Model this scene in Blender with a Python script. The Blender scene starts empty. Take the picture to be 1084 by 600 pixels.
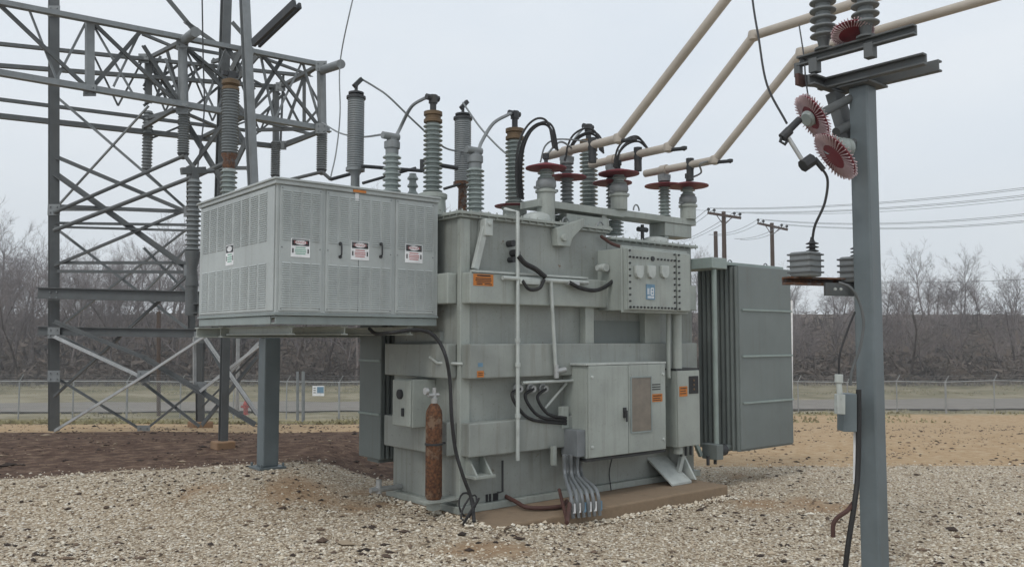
import bpy, math, random
from mathutils import Vector, Matrix, noise
random.seed(7)
R = math.radians
sc = bpy.context.scene
C = sc.collection

# ------------------------------------------------------------------ camera frame
CAMH, FPX, AZ, PITCH = 1.7, 900.0, R(50.5), math.atan(58 / 900)
FW = Vector((math.cos(AZ), math.sin(AZ), 0)); RT = Vector((math.sin(AZ), -math.cos(AZ), 0))
EYE = Vector((0, 0, CAMH))

def ray(x, y):
    u, v = (x - 542) / FPX, (300 - y) / FPX
    f = math.cos(PITCH) - v * math.sin(PITCH); z = math.sin(PITCH) + v * math.cos(PITCH)
    return FW * f + RT * u + Vector((0, 0, z))

def at(x, y, X=None, Y=None, Z=None, D=None):
    """measured photo position on a known world plane (X, Y, Z or forward distance D)"""
    d = ray(x, y)
    if X is not None: t = X / d.x
    elif Y is not None: t = Y / d.y
    elif Z is not None: t = (Z - CAMH) / d.z
    else: t = D / d.dot(FW)
    return EYE + d * t

def rf(p): return p.x * RT.x + p.y * RT.y, p.x * FW.x + p.y * FW.y
def wd(r, f, z=0): return FW * f + RT * r + Vector((0, 0, z))

def sstep(a, b, x):
    t = max(0, min(1, (x - a) / (b - a))); return t * t * (3 - 2 * t)

def zg(x, y):
    r, f = rf(Vector((x, y, 0)))
    z = 0.24 * sstep(-1.5, -2.6, r) * sstep(7.6, 9.0, f) * (1 - sstep(14, 36, f))
    z -= 0.12 * sstep(-.3, .9, r) * (1 - sstep(12, 18, f)) + .02 * (1 - sstep(12, 18, f))
    k = [(12.5, 0), (20, -.5), (32, -1.5), (50, -3.0), (62, -3.3), (90, -3.5), (112, -3.0), (150, 3.2), (230, 8), (420, 10), (3000, 10)]
    if f > k[0][0]:
        for (a, za), (b, zb) in zip(k, k[1:]):
            if f <= b:
                z += za + (zb - za) * (f - a) / (b - a); break
        else: z += k[-1][1]
    if f > 112: z += 3.0 * noise.noise(Vector((x * .012, y * .012, 3))) * sstep(112, 160, f)
    z += .38 * math.exp(-((f - 38) / 3.2) ** 2) * sstep(4, 7, r)
    amp = .03 * sstep(0, 3, max(-r - 2, r - 3.4, 7 - f, f - 12)) + .09 * sstep(35, 60, f)
    z += amp * noise.noise(Vector((x * .55, y * .55, 0))) * (1 if f > 2 else 0)
    z += .012 * noise.noise(Vector((x * 2.3, y * 2.3, 9)))
    return z

def patch(x, y):
    n = .62 * noise.noise(Vector((x * .55, y * .55, 21))) + .38 * noise.noise(Vector((x * 1.9, y * 1.9, 5))) + .2 * noise.noise(Vector((x * 6, y * 6, 2)))
    r, f = rf(Vector((x, y, 0)))
    for (a, b, w) in ((-1.5, 6.3, .42), (-.3, 7.1, .3), (2.9, 9.6, .5)):
        n += .5 * math.exp(-(((r - a) / (w * 1.6)) ** 2 + ((f - b) / w) ** 2))
    return sstep(.26, .5, n) * .85

def atg(x, y):
    d = ray(x, y); t = 2.0
    while t < 400:
        p = EYE + d * t
        if p.z <= zg(p.x, p.y): break
        t += .02 * max(1, t / 10)
    p.z = zg(p.x, p.y); return p

# ------------------------------------------------------------------ materials
MATS = {}
def nodes(name):
    m = bpy.data.materials.new(name); m.use_nodes = True
    nt = m.node_tree; b = nt.nodes['Principled BSDF']; return m, nt, b
def N(nt, t, **k):
    n = nt.nodes.new(t)
    for a, v in k.items():
        if a in n.inputs: n.inputs[a].default_value = v
        else: setattr(n, a, v)
    return n
def ramp(nt, fac, stops):
    r = N(nt, 'ShaderNodeValToRGB'); e = r.color_ramp.elements
    while len(e) < len(stops): e.new(.5)
    for i, (p, c) in enumerate(stops): e[i].position = p; e[i].color = (*c, 1)
    nt.links.new(fac, r.inputs[0]); return r.outputs[0]
def paint(name, col, rough=.5, metal=0.0, dirt=.35, dirtcol=(.12, .1, .075), scale=2.2, bump=.08, streak=True, rust=0.0):
    """weathered paint: tonal drift, vertical run marks, small specks, optional rust"""
    m, nt, b = nodes(name); L = nt.links.new
    tc = N(nt, 'ShaderNodeTexCoord'); geo = N(nt, 'ShaderNodeNewGeometry')
    n1 = N(nt, 'ShaderNodeTexNoise', Scale=scale, Detail=6.0, Roughness=.6); L(geo.outputs['Position'], n1.inputs['Vector'])
    mp = N(nt, 'ShaderNodeMapping'); mp.inputs['Scale'].default_value = (9, 9, .55); L(geo.outputs['Position'], mp.inputs[0])
    n2 = N(nt, 'ShaderNodeTexNoise', Scale=1.6, Detail=5.0, Roughness=.65); L(mp.outputs[0], n2.inputs['Vector'])
    n3 = N(nt, 'ShaderNodeTexNoise', Scale=38.0, Detail=4.0); L(geo.outputs['Position'], n3.inputs['Vector'])
    lo = tuple(c * .82 for c in col); hi = tuple(min(1, c * 1.13) for c in col)
    base = ramp(nt, n1.outputs[0], [(.3, lo), (.7, hi)])
    st = N(nt, 'ShaderNodeMapRange'); st.inputs[1].default_value = .52; st.inputs[2].default_value = .78; st.inputs[3].default_value = 0; st.inputs[4].default_value = dirt
    L(n2.outputs[0] if streak else n1.outputs[0], st.inputs[0])
    mx = N(nt, 'ShaderNodeMixRGB'); L(st.outputs[0], mx.inputs[0]); L(base, mx.inputs[1]); mx.inputs[2].default_value = (*dirtcol, 1)
    sp = N(nt, 'ShaderNodeMapRange'); sp.inputs[1].default_value = .62; sp.inputs[2].default_value = .72; sp.inputs[4].default_value = dirt * .6
    L(n3.outputs[0], sp.inputs[0])
    m2 = N(nt, 'ShaderNodeMixRGB'); L(sp.outputs[0], m2.inputs[0]); L(mx.outputs[0], m2.inputs[1]); m2.inputs[2].default_value = (*dirtcol, 1)
    out = m2.outputs[0]
    if rust:
        n4 = N(nt, 'ShaderNodeTexNoise', Scale=9.0, Detail=8.0, Roughness=.7); L(geo.outputs['Position'], n4.inputs['Vector'])
        rr = N(nt, 'ShaderNodeMapRange'); rr.inputs[1].default_value = 1 - rust - .04; rr.inputs[2].default_value = 1 - rust + .04; L(n4.outputs[0], rr.inputs[0])
        m3 = N(nt, 'ShaderNodeMixRGB'); L(rr.outputs[0], m3.inputs[0]); L(out, m3.inputs[1])
        rc = ramp(nt, n3.outputs[0], [(.35, (.045, .02, .012)), (.65, (.15, .065, .028))]); L(rc, m3.inputs[2]); out = m3.outputs[0]
    L(out, b.inputs['Base Color'])
    ro = N(nt, 'ShaderNodeMapRange'); ro.inputs[3].default_value = rough - .08; ro.inputs[4].default_value = rough + .2; L(n1.outputs[0], ro.inputs[0]); L(ro.outputs[0], b.inputs['Roughness'])
    b.inputs['Metallic'].default_value = metal
    if bump:
        bp = N(nt, 'ShaderNodeBump', Strength=bump, Distance=.01); L(n1.outputs[0], bp.inputs['Height']); L(bp.outputs[0], b.inputs['Normal'])
    return m
G = dict(
    tank=paint('tank_paint', (.265, .285, .266), .42, dirt=.55, rust=.315, dirtcol=(.13, .115, .085)),
    tank2=paint('tank_paint_light', (.32, .347, .32), .42, dirt=.4, rust=.3),
    cab=paint('cabinet_paint', (.375, .405, .4), .45, dirt=.25, scale=1.4, rust=.26),
    cabd=paint('cabinet_trim', (.25, .29, .285), .5, dirt=.25),
    ctrl=paint('control_paint', (.325, .355, .33), .42, dirt=.35, rust=.29, scale=1.8),
    rad=paint('radiator_paint', (.155, .178, .172), .5, dirt=.25, scale=1.2),
    radl=paint('radiator_paint_light', (.26, .31, .29), .5, dirt=.25),
    post=paint('post_paint', (.125, .152, .163), .45, dirt=.2, scale=3),
    galv=paint('galvanised', (.21, .225, .23), .5, metal=.25, dirt=.3, scale=5),
    galvd=paint('galvanised_dark', (.11, .118, .12), .6, metal=.2, dirt=.3, scale=5),
    conduit=paint('pipe_grey', (.42, .45, .43), .45, dirt=.25, scale=6),
    pvc=paint('pvc_grey', (.17, .185, .195), .35, dirt=.3, scale=6),
    porc=paint('porcelain_grey', (.24, .275, .265), .22, dirt=.3, scale=4, bump=0),
    porcd=paint('polymer_grey', (.17, .185, .188), .45, dirt=.25, scale=4, bump=0),
    red=paint('guard_red', (.17, .022, .032), .5, dirt=.3, scale=8),
    brass=paint('bronze_cap', (.13, .085, .045), .55, metal=.3, dirt=.7, scale=12),
    alum=paint('aluminium', (.45, .46, .46), .4, metal=.5, dirt=.3, scale=8),
    bus=paint('bus_tube', (.42, .375, .32), .45, metal=.1, dirt=.04, scale=2),
    black=paint('rubber_black', (.014, .014, .015), .55, dirt=.15, scale=8),
    dark=paint('dark_fitting', (.04, .042, .045), .5, metal=.3, dirt=.3, scale=8),
    rust=paint('rusty_steel', (.17, .11, .07), .8, dirt=.8, dirtcol=(.025, .014, .01), scale=14, bump=.3, rust=.56),
    rustg=paint('rusting_grey', (.12, .11, .105), .7, dirt=.5, dirtcol=(.09, .03, .015), scale=7, rust=.53),
    rustred=paint('red_primer', (.075, .033, .026), .7, dirt=.5, dirtcol=(.04, .02, .015), scale=7),
    conco=paint('concrete_orange', (.27, .17, .1), .9, dirt=.5, dirtcol=(.12, .06, .03), scale=6, bump=.4, streak=False),
    conc=paint('concrete', (.24, .175, .115), .9, dirt=.5, dirtcol=(.1, .07, .045), scale=7, bump=.6, streak=False),
    concg=paint('concrete_grey', (.3, .26, .21), .9, dirt=.4, dirtcol=(.25, .11, .04), scale=4, bump=.4, streak=False),
    white=paint('white_enamel', (.72, .73, .74), .45, dirt=.12, scale=6, bump=0),
    lblack=paint('label_black', (.012, .012, .014), .5, dirt=0, bump=0),
    orange=paint('label_orange', (.5, .17, .03), .6, dirt=.2, scale=20, bump=0),
    lred=paint('label_red', (.4, .09, .09), .5, dirt=0, bump=0),
    lgreen=paint('label_green', (.12, .34, .24), .5, dirt=0, bump=0),
    lblue=paint('label_blue', (.13, .24, .34), .5, dirt=.3, scale=20, bump=0),
    wood=paint('pole_wood', (.07, .045, .032), .85, dirt=.3, scale=6),
    brownp=paint('brown_sheet', (.19, .165, .135), .3, dirt=.35, scale=9, bump=0),
    hydr=paint('hydrant_red', (.35, .03, .02), .5, dirt=.2),
    blueish=paint('blue_porcelain', (.22, .29, .36), .3, dirt=.3, scale=8),
    pinkw=paint('guard_fin', (.5, .38, .39), .5, dirt=.3, scale=8, bump=0),
    fence=paint('fence_wire', (.3, .31, .31), .5, metal=.3, dirt=.2),
)
def flat(name, col, rough=.9, spread=.35, scale=3.0, world=True):
    m, nt, b = nodes(name); geo = N(nt, 'ShaderNodeNewGeometry')
    n = N(nt, 'ShaderNodeTexNoise', Scale=scale, Detail=5.0); nt.links.new(geo.outputs['Position'], n.inputs['Vector'])
    c = ramp(nt, n.outputs[0], [(.3, tuple(v * (1 - spread) for v in col)), (.7, tuple(v * (1 + spread) for v in col))])
    nt.links.new(c, b.inputs['Base Color']); b.inputs['Roughness'].default_value = rough; return m
G['bark'] = flat('bark_grey', (.15, .125, .115)); G['twig'] = flat('twigs_grey', (.17, .145, .14), scale=.3)
G['barkd'] = flat('bark_brown', (.07, .052, .042)); G['brush'] = flat('undergrowth', (.1, .08, .065), scale=.2, spread=.5)
G['evergreen'] = flat('evergreen', (.03, .042, .022), scale=.3)
G['dgrass'] = flat('dry_grass', (.24, .215, .12), scale=1.0)

def ground_mat():
    m, nt, b = nodes('gravel_ground'); L = nt.links.new
    geo = N(nt, 'ShaderNodeNewGeometry')
    att = N(nt, 'ShaderNodeAttribute', attribute_name='zone')          # R gravel, G mulch, B tan dirt
    sep = N(nt, 'ShaderNodeSeparateColor'); L(att.outputs['Color'], sep.inputs[0])
    v = N(nt, 'ShaderNodeTexVoronoi', Scale=40.0); v.inputs['Randomness'].default_value = 1; L(geo.outputs['Position'], v.inputs['Vector'])
    v2 = N(nt, 'ShaderNodeTexVoronoi', Scale=61.0); L(geo.outputs['Position'], v2.inputs['Vector'])
    sc_ = N(nt, 'ShaderNodeSeparateColor'); L(v.outputs['Color'], sc_.inputs[0])
    stone = ramp(nt, sc_.outputs[0], [(0, (.16, .12, .085)), (.3, (.4, .325, .235)), (.6, (.54, .46, .35)), (.85, (.64, .58, .48)), (1, (.7, .67, .6))])
    edge = N(nt, 'ShaderNodeMapRange'); edge.inputs[1].default_value = .3; edge.inputs[2].default_value = .75; edge.inputs[3].default_value = 0; edge.inputs[4].default_value = .75
    L(v.outputs['Distance'], edge.inputs[0])
    g1 = N(nt, 'ShaderNodeMixRGB'); L(edge.outputs[0], g1.inputs[0]); L(stone, g1.inputs[1]); g1.inputs[2].default_value = (.25, .19, .125, 1)
    fine_ = N(nt, 'ShaderNodeTexNoise', Scale=9.0, Detail=9.0, Roughness=.8); L(geo.outputs['Position'], fine_.inputs['Vector'])
    big = N(nt, 'ShaderNodeTexNoise', Scale=.75, Detail=6.0, Roughness=.65); L(geo.outputs['Position'], big.inputs['Vector'])
    pat = N(nt, 'ShaderNodeMapRange'); pat.inputs[1].default_value = .55; pat.inputs[2].default_value = .7; pat.inputs[4].default_value = .75; L(big.outputs[0], pat.inputs[0])
    g2 = N(nt, 'ShaderNodeMixRGB'); L(att.outputs['Alpha'], g2.inputs[0]); L(g1.outputs[0], g2.inputs[1]); dirtc = ramp(nt, fine_.outputs[0], [(.3, (.19, .115, .065)), (.5, (.33, .22, .13)), (.7, (.46, .36, .25))]); L(dirtc, g2.inputs[2])
    fine = N(nt, 'ShaderNodeTexNoise', Scale=6.0, Detail=9.0, Roughness=.75); L(geo.outputs['Position'], fine.inputs['Vector'])
    mul = ramp(nt, fine.outputs[0], [(.3, (.038, .022, .016)), (.5, (.105, .066, .048)), (.68, (.24, .17, .12))])
    tan = ramp(nt, fine.outputs[0], [(.3, (.3, .19, .1)), (.5, (.42, .3, .18)), (.7, (.5, .4, .28))])
    med = N(nt, 'ShaderNodeTexNoise', Scale=.18, Detail=7.0, Roughness=.7); L(geo.outputs['Position'], med.inputs['Vector'])
    gr = ramp(nt, med.outputs[0], [(.35, (.12, .12, .06)), (.5, (.23, .2, .12)), (.62, (.33, .29, .2))])
    def zone(fac, a, bcol):
        nn = N(nt, 'ShaderNodeTexNoise', Scale=1.3, Detail=8.0, Roughness=.7); L(geo.outputs['Position'], nn.inputs['Vector'])
        s = N(nt, 'ShaderNodeMath', operation='ADD'); L(fac, s.inputs[0]); L(nn.outputs[0], s.inputs[1])
        r = N(nt, 'ShaderNodeMapRange'); r.inputs[1].default_value = .9; r.inputs[2].default_value = 1.1; L(s.outputs[0], r.inputs[0])
        x = N(nt, 'ShaderNodeMixRGB'); L(r.outputs[0], x.inputs[0]); L(a, x.inputs[1]); L(bcol, x.inputs[2]); return x.outputs[0], r.outputs[0]
    o, _ = zone(sep.outputs[2], gr, tan)
    o, _ = zone(sep.outputs[1], o, mul)
    o, gf = zone(sep.outputs[0], o, g2.outputs[0])
    spz = N(nt, 'ShaderNodeSeparateXYZ'); L(geo.outputs['Position'], spz.inputs[0])
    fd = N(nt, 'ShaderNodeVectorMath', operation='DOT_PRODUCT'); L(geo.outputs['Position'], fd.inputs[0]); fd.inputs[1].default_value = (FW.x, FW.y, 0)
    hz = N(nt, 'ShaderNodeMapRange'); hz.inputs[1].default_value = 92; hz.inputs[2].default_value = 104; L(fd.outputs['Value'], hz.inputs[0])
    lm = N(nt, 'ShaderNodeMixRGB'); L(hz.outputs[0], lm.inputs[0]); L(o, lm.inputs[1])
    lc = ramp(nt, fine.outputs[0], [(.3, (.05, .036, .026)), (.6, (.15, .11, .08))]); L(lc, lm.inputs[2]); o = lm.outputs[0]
    L(o, b.inputs['Base Color']); b.inputs['Roughness'].default_value = .95; b.inputs['Specular IOR Level'].default_value = .15
    inv = N(nt, 'ShaderNodeMath', operation='MULTIPLY_ADD'); inv.inputs[1].default_value = -.8; inv.inputs[2].default_value = 1
    L(v.outputs['Distance'], inv.inputs[0])
    hh = N(nt, 'ShaderNodeMath', operation='ADD'); L(inv.outputs[0], hh.inputs[0]); L(fine.outputs[0], hh.inputs[1])
    bp = N(nt, 'ShaderNodeBump', Strength=.8, Distance=.02); L(hh.outputs[0], bp.inputs['Height']); L(bp.outputs[0], b.inputs['Normal'])
    return m
def stone_mat():
    m, nt, b = nodes('stones'); L = nt.links.new
    geo = N(nt, 'ShaderNodeNewGeometry')
    c = ramp(nt, geo.outputs['Random Per Island'], [(0, (.04, .03, .024)), (.09, (.17, .12, .08)), (.17, (.46, .38, .28)), (.6, (.6, .53, .415)), (1, (.74, .7, .61))])
    L(c, b.inputs['Base Color']); b.inputs['Roughness'].default_value = .85; return m

# ------------------------------------------------------------------ mesh builder
class MB:
    def __init__(s): s.v = []; s.f = []; s.sm = []
    def add(s, vs, fs, smooth=False):
        o = len(s.v); s.v += [tuple(p) for p in vs]; s.f += [tuple(i + o for i in f) for f in fs]; s.sm += [smooth] * len(fs); return s
    def box(s, x0, x1, y0, y1, z0, z1):
        if x0 > x1: x0, x1 = x1, x0
        if y0 > y1: y0, y1 = y1, y0
        if z0 > z1: z0, z1 = z1, z0
        return s.add([(x0,y0,z0),(x1,y0,z0),(x1,y1,z0),(x0,y1,z0),(x0,y0,z1),(x1,y0,z1),(x1,y1,z1),(x0,y1,z1)],
              [(0,3,2,1),(4,5,6,7),(0,1,5,4),(1,2,6,5),(2,3,7,6),(3,0,4,7)])
    def ext(s, p, q, prof, up=(0, 0, 1)):
        p, q = Vector(p), Vector(q); d = (q - p).normalized(); u = Vector(up)
        if abs(d.dot(u)) > .95: u = Vector((0, 1, 0)) if abs(d.y) < .9 else Vector((1, 0, 0))
        a = d.cross(u).normalized(); b = a.cross(d).normalized(); n = len(prof)
        vs = [p + a * x + b * y for x, y in prof] + [q + a * x + b * y for x, y in prof]
        fs = [(i, (i + 1) % n, n + (i + 1) % n, n + i) for i in range(n)]
        return s.add(vs, fs + [tuple(range(n - 1, -1, -1)), tuple(range(n, 2 * n))])
    def bar(s, p, q, w, h, up=(0, 0, 1)):
        return s.ext(p, q, [(-w/2,-h/2),(w/2,-h/2),(w/2,h/2),(-w/2,h/2)], up)
    def ang(s, p, q, w, t=.012, up=(0, 0, 1)):
        return s.ext(p, q, [(-w/2,-w/2),(w/2,-w/2),(w/2,-w/2+t),(-w/2+t,-w/2+t),(-w/2+t,w/2),(-w/2,w/2)], up)
    def chan(s, p, q, w, h, t=.015, up=(0, 0, 1), flip=1):
        pr = [(-w/2,-h/2),(w/2,-h/2),(w/2,-h/2+t),(-w/2+t,-h/2+t),(-w/2+t,h/2-t),(w/2,h/2-t),(w/2,h/2),(-w/2,h/2)]
        if flip < 0: pr = [(-x, y) for x, y in pr][::-1]
        return s.ext(p, q, pr, up)
    def ibm(s, p, q, w, h, t=.015, up=(0, 0, 1)):
        e = t / 2
        return s.ext(p, q, [(-w/2,-h/2),(w/2,-h/2),(w/2,-h/2+t),(e,-h/2+t),(e,h/2-t),(w/2,h/2-t),(w/2,h/2),(-w/2,h/2),(-w/2,h/2-t),(-e,h/2-t),(-e,-h/2+t),(-w/2,-h/2+t)], up)
    def tube(s, pts, r, n=10, cap=True):
        pts = [Vector(p) for p in pts]; k = len(pts); rr = r if isinstance(r, (list, tuple)) else [r] * k
        d0 = (pts[1] - pts[0]).normalized(); a = d0.orthogonal().normalized(); vs = []
        for i, p in enumerate(pts):
            d = (pts[min(i + 1, k - 1)] - pts[max(i - 1, 0)]).normalized()
            a = (a - d * a.dot(d)).normalized(); b = d.cross(a)
            for j in range(n):
                t = 2 * math.pi * j / n; vs.append(p + (a * math.cos(t) + b * math.sin(t)) * rr[i])
        fs = [(i * n + j, i * n + (j + 1) % n, (i + 1) * n + (j + 1) % n, (i + 1) * n + j) for i in range(k - 1) for j in range(n)]
        s.add(vs, fs, True)
        if cap:
            o = len(s.v) - k * n
            s.f += [tuple(o + j for j in range(n - 1, -1, -1)), tuple(o + (k - 1) * n + j for j in range(n))]; s.sm += [False, False]
        return s
    def lathe(s, c, prof, n=20, axis=(0, 0, 1), smooth=True):
        c = Vector(c); ax = Vector(axis).normalized(); a = ax.orthogonal().normalized(); b = ax.cross(a)
        vs = [c + ax * z + (a * math.cos(2*math.pi*j/n) + b * math.sin(2*math.pi*j/n)) * max(r, 1e-4) for r, z in prof for j in range(n)]
        k = len(prof)
        s.add(vs, [(i*n+j, i*n+(j+1)%n, (i+1)*n+(j+1)%n, (i+1)*n+j) for i in range(k-1) for j in range(n)], smooth)
        o = len(s.v) - k * n
        s.f += [tuple(o + j for j in range(n-1,-1,-1)), tuple(o+(k-1)*n+j for j in range(n))]; s.sm += [False, False]
        return s
    def cyl(s, p, q, r, n=14): return s.tube([p, q], r, n)
    def poly(s, pts, off):
        """flat polygon pts extruded by vector off"""
        off = Vector(off); n = len(pts); vs = [Vector(p) for p in pts]; vs += [v + off for v in vs]
        return s.add(vs, [tuple(range(n-1,-1,-1)), tuple(range(n, 2*n))] + [(i,(i+1)%n,n+(i+1)%n,n+i) for i in range(n)])
    def build(s, name, m, parent=None, bevel=0.0, org=None):
        o3 = Vector(org) if org is not None else (base_of(parent) if parent else Vector((0, 0, 0)))
        me = bpy.data.meshes.new(name); me.from_pydata([(a - o3.x, b - o3.y, c - o3.z) for a, b, c in s.v], [], s.f)
        me.polygons.foreach_set('use_smooth', s.sm); me.update()
        import bmesh
        bm = bmesh.new(); bm.from_mesh(me); bmesh.ops.recalc_face_normals(bm, faces=bm.faces); bm.to_mesh(me); bm.free()
        if any(s.sm) and not all(s.sm):
            try: me.set_sharp_from_angle(angle=R(40))
            except Exception: pass
        elif all(s.sm) and s.sm:
            try: me.set_sharp_from_angle(angle=R(55))
            except Exception: pass
        me.materials.append(G[m] if isinstance(m, str) else m)
        o = bpy.data.objects.new(name, me); C.objects.link(o)
        if parent: o.parent = parent
        elif org is not None: o.location = o3
        if bevel:
            b = o.modifiers.new('bevel', 'BEVEL'); b.width = bevel; b.segments = 2; b.limit_method = 'ANGLE'; b.angle_limit = R(50)
        return o
def base_of(o):
    while o.parent: o = o.parent
    return Vector(o.location)
def tag(o, label=None, cat=None, group=None, kind=None):
    if label: o['label'] = label
    if cat: o['category'] = cat
    if group: o['group'] = group
    if kind: o['kind'] = kind
    return o
def thing(name, loc, label, cat, group=None):
    o = bpy.data.objects.new(name, None); C.objects.link(o); o.location = loc; o.empty_display_size = .1
    return tag(o, label, cat, group)
def copy_tree(o, parent=None):
    c = o.copy(); C.objects.link(c); c.parent = parent
    for ch in list(o.children): copy_tree(ch, c)
    return c
def spline(pts, k=8):
    pts = [Vector(p) for p in pts]; P = [pts[0] * 2 - pts[1]] + pts + [pts[-1] * 2 - pts[-2]]; out = []
    for i in range(1, len(P) - 2):
        a, b, c, d = P[i-1:i+3]
        for j in range(k):
            t = j / k
            out.append(.5 * ((2*b) + (c-a)*t + (2*a-5*b+4*c-d)*t*t + (3*b-a-3*c+d)*t**3))
    out.append(pts[-1]); return out
def sheds(z0, z1, rc, rs, n, alt=None):
    pr = [(rc, z0)]; h = (z1 - z0) / n
    for i in range(n):
        z = z0 + h * i; r = rs if (alt is None or i % 2) else alt
        pr += [(rc, z + h * .12), (r * .97, z + h * .22), (r, z + h * .32), (r * .96, z + h * .42), (rc + (r - rc) * .25, z + h * .66), (rc, z + h * .8)]
    return pr + [(rc, z1)]
def pxm(f): return f / FPX      # metres per photo pixel at distance f

# ------------------------------------------------------------------ setting
def build_ground():
    fs = []
    f = -14.0
    while f < 3000:
        fs.append(f); f += .25 if 4 < f < 24 else (1.0 if f < 60 else (3 if f < 250 else 120))
    nr = 261; vs = []; zone = []
    for f in fs:
        w = max(16, abs(f) * 1.1 + 8)
        for j in range(nr):
            s = (j / (nr - 1)) * 2 - 1; r = w * s
            p = wd(r, f); vs.append((p.x, p.y, zg(p.x, p.y)))
            nn = .0
            edge = 10.5 - .45 * min(3.5, max(0, -r - 2.2)) if r < 0 else 12.4
            g = 1 - sstep(edge - .5, edge + .5, f)
            mlc = sstep(8, 9, f) * (1 - sstep(14.6, 15.4, f)) * (1 - sstep(.3, 1.6, r))
            tan = (1 - sstep(33, 41, f))
            if r < 0: tan = (1 - sstep(18.5, 22, f)) + .35 * (1 - sstep(30, 44, f))
            tan = max(tan, sstep(46, 48, f) * (1 - sstep(52, 54, f)) * sstep(5, 8, r))
            zone.append((g, mlc, tan, patch(p.x, p.y) if 3 < f < 16 else 0))
    nf = len(fs)
    faces = [(i*nr+j, i*nr+j+1, (i+1)*nr+j+1, (i+1)*nr+j) for i in range(nf-1) for j in range(nr-1)]
    me = bpy.data.meshes.new('ground'); me.from_pydata(vs, [], faces); me.polygons.foreach_set('use_smooth', [True] * len(faces))
    ca = me.color_attributes.new('zone', 'FLOAT_COLOR', 'POINT')
    ca.data.foreach_set('color', [c for z in zone for c in z]); me.materials.append(ground_mat())
    o = bpy.data.objects.new('ground', me); C.objects.link(o); tag(o, kind='structure')
build_ground()

def build_road():
    mb = MB(); pts = []
    for i in range(81):
        r = -130 + i * 3.5
        row = []
        for f0 in (57, 68):
            f = f0 + .06 * r; p = wd(r, f); row.append((p.x, p.y, zg(p.x, p.y) + .12))
        pts.append(row)
    vs = [p for row in pts for p in row]
    mb.add(vs, [(2*i, 2*i+1, 2*i+3, 2*i+2) for i in range(80)], True)
    tag(mb.build('road', flat('old_asphalt', (.2, .18, .155), scale=.6, spread=.15)), kind='structure')
build_road()

def scatter_stones():
    rnd = random.Random(3); vs = []; fs = []
    octf = [(0,2,4),(2,1,4),(1,3,4),(3,0,4),(2,0,5),(1,2,5),(3,1,5),(0,3,5)]
    cnt = 0
    slab = SLAB
    while cnt < 62000:
        f = 5.2 + 9.5 * rnd.random() ** 1.5; r = rnd.uniform(-1, 1) * (f * .64 + .4)
        edge = 10.5 - .45 * min(3.5, max(0, -r - 2.2)) if r < 0 else 12.4
        if f > edge + rnd.gauss(0, .25): continue
        p = wd(r, f)
        if slab[0] - .03 < p.x < slab[1] + .03 and slab[2] - .03 < p.y < slab[3]: continue
        if patch(p.x, p.y) * .93 > rnd.random(): continue
        s = rnd.lognormvariate(-4.84, .42); z = zg(p.x, p.y) + s * .2; q = len(vs)
        a = rnd.random() * 6.3; ca, sa = math.cos(a), math.sin(a)
        ax, ay, az = s * rnd.uniform(.8, 1.5), s * rnd.uniform(.7, 1.1), s * rnd.uniform(.45, .85)
        for v in ((1,0,0),(-1,0,0),(0,1,0),(0,-1,0),(0,0,1),(0,0,-1)):
            x, y, w = v[0]*ax + rnd.uniform(-.3,.3)*s, v[1]*ay + rnd.uniform(-.3,.3)*s, v[2]*az + rnd.uniform(-.15,.15)*s
            vs.append((p.x + x*ca - y*sa, p.y + x*sa + y*ca, z + w))
        fs += [tuple(q + i for i in t) for t in octf]; cnt += 1
    def heap(x, y, sc_=1.0):
        s = rnd.lognormvariate(-4.5, .35) * sc_; z = zg(x, y) + s * rnd.uniform(.2, 1.6); q = len(vs)
        for v in ((1,0,0),(-1,0,0),(0,1,0),(0,-1,0),(0,0,1),(0,0,-1)):
            vs.append((x + s*(v[0]*1.2 + rnd.uniform(-.35,.35)), y + s*(v[1] + rnd.uniform(-.35,.35)), z + s*(v[2]*.7 + rnd.uniform(-.15,.15))))
        fs.extend(tuple(q + i for i in t) for t in octf)
    for i in range(2600): heap(rnd.uniform(slab[0], slab[1] + .05), slab[2] - abs(rnd.gauss(0, .05)) - .01)
    for i in range(700): heap(slab[1] + abs(rnd.gauss(0, .05)) + .01, rnd.uniform(slab[2], slab[3]))
    for i in range(900): heap(slab[0] - abs(rnd.gauss(0, .06)), rnd.uniform(slab[2], slab[3]))
    me = bpy.data.meshes.new('gravel'); me.from_pydata(vs, [], fs); me.materials.append(stone_mat())
    o = bpy.data.objects.new('gravel', me); C.objects.link(o)
    tag(o, 'pale crushed stone spread over the substation yard', 'gravel', kind='stuff')

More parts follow.
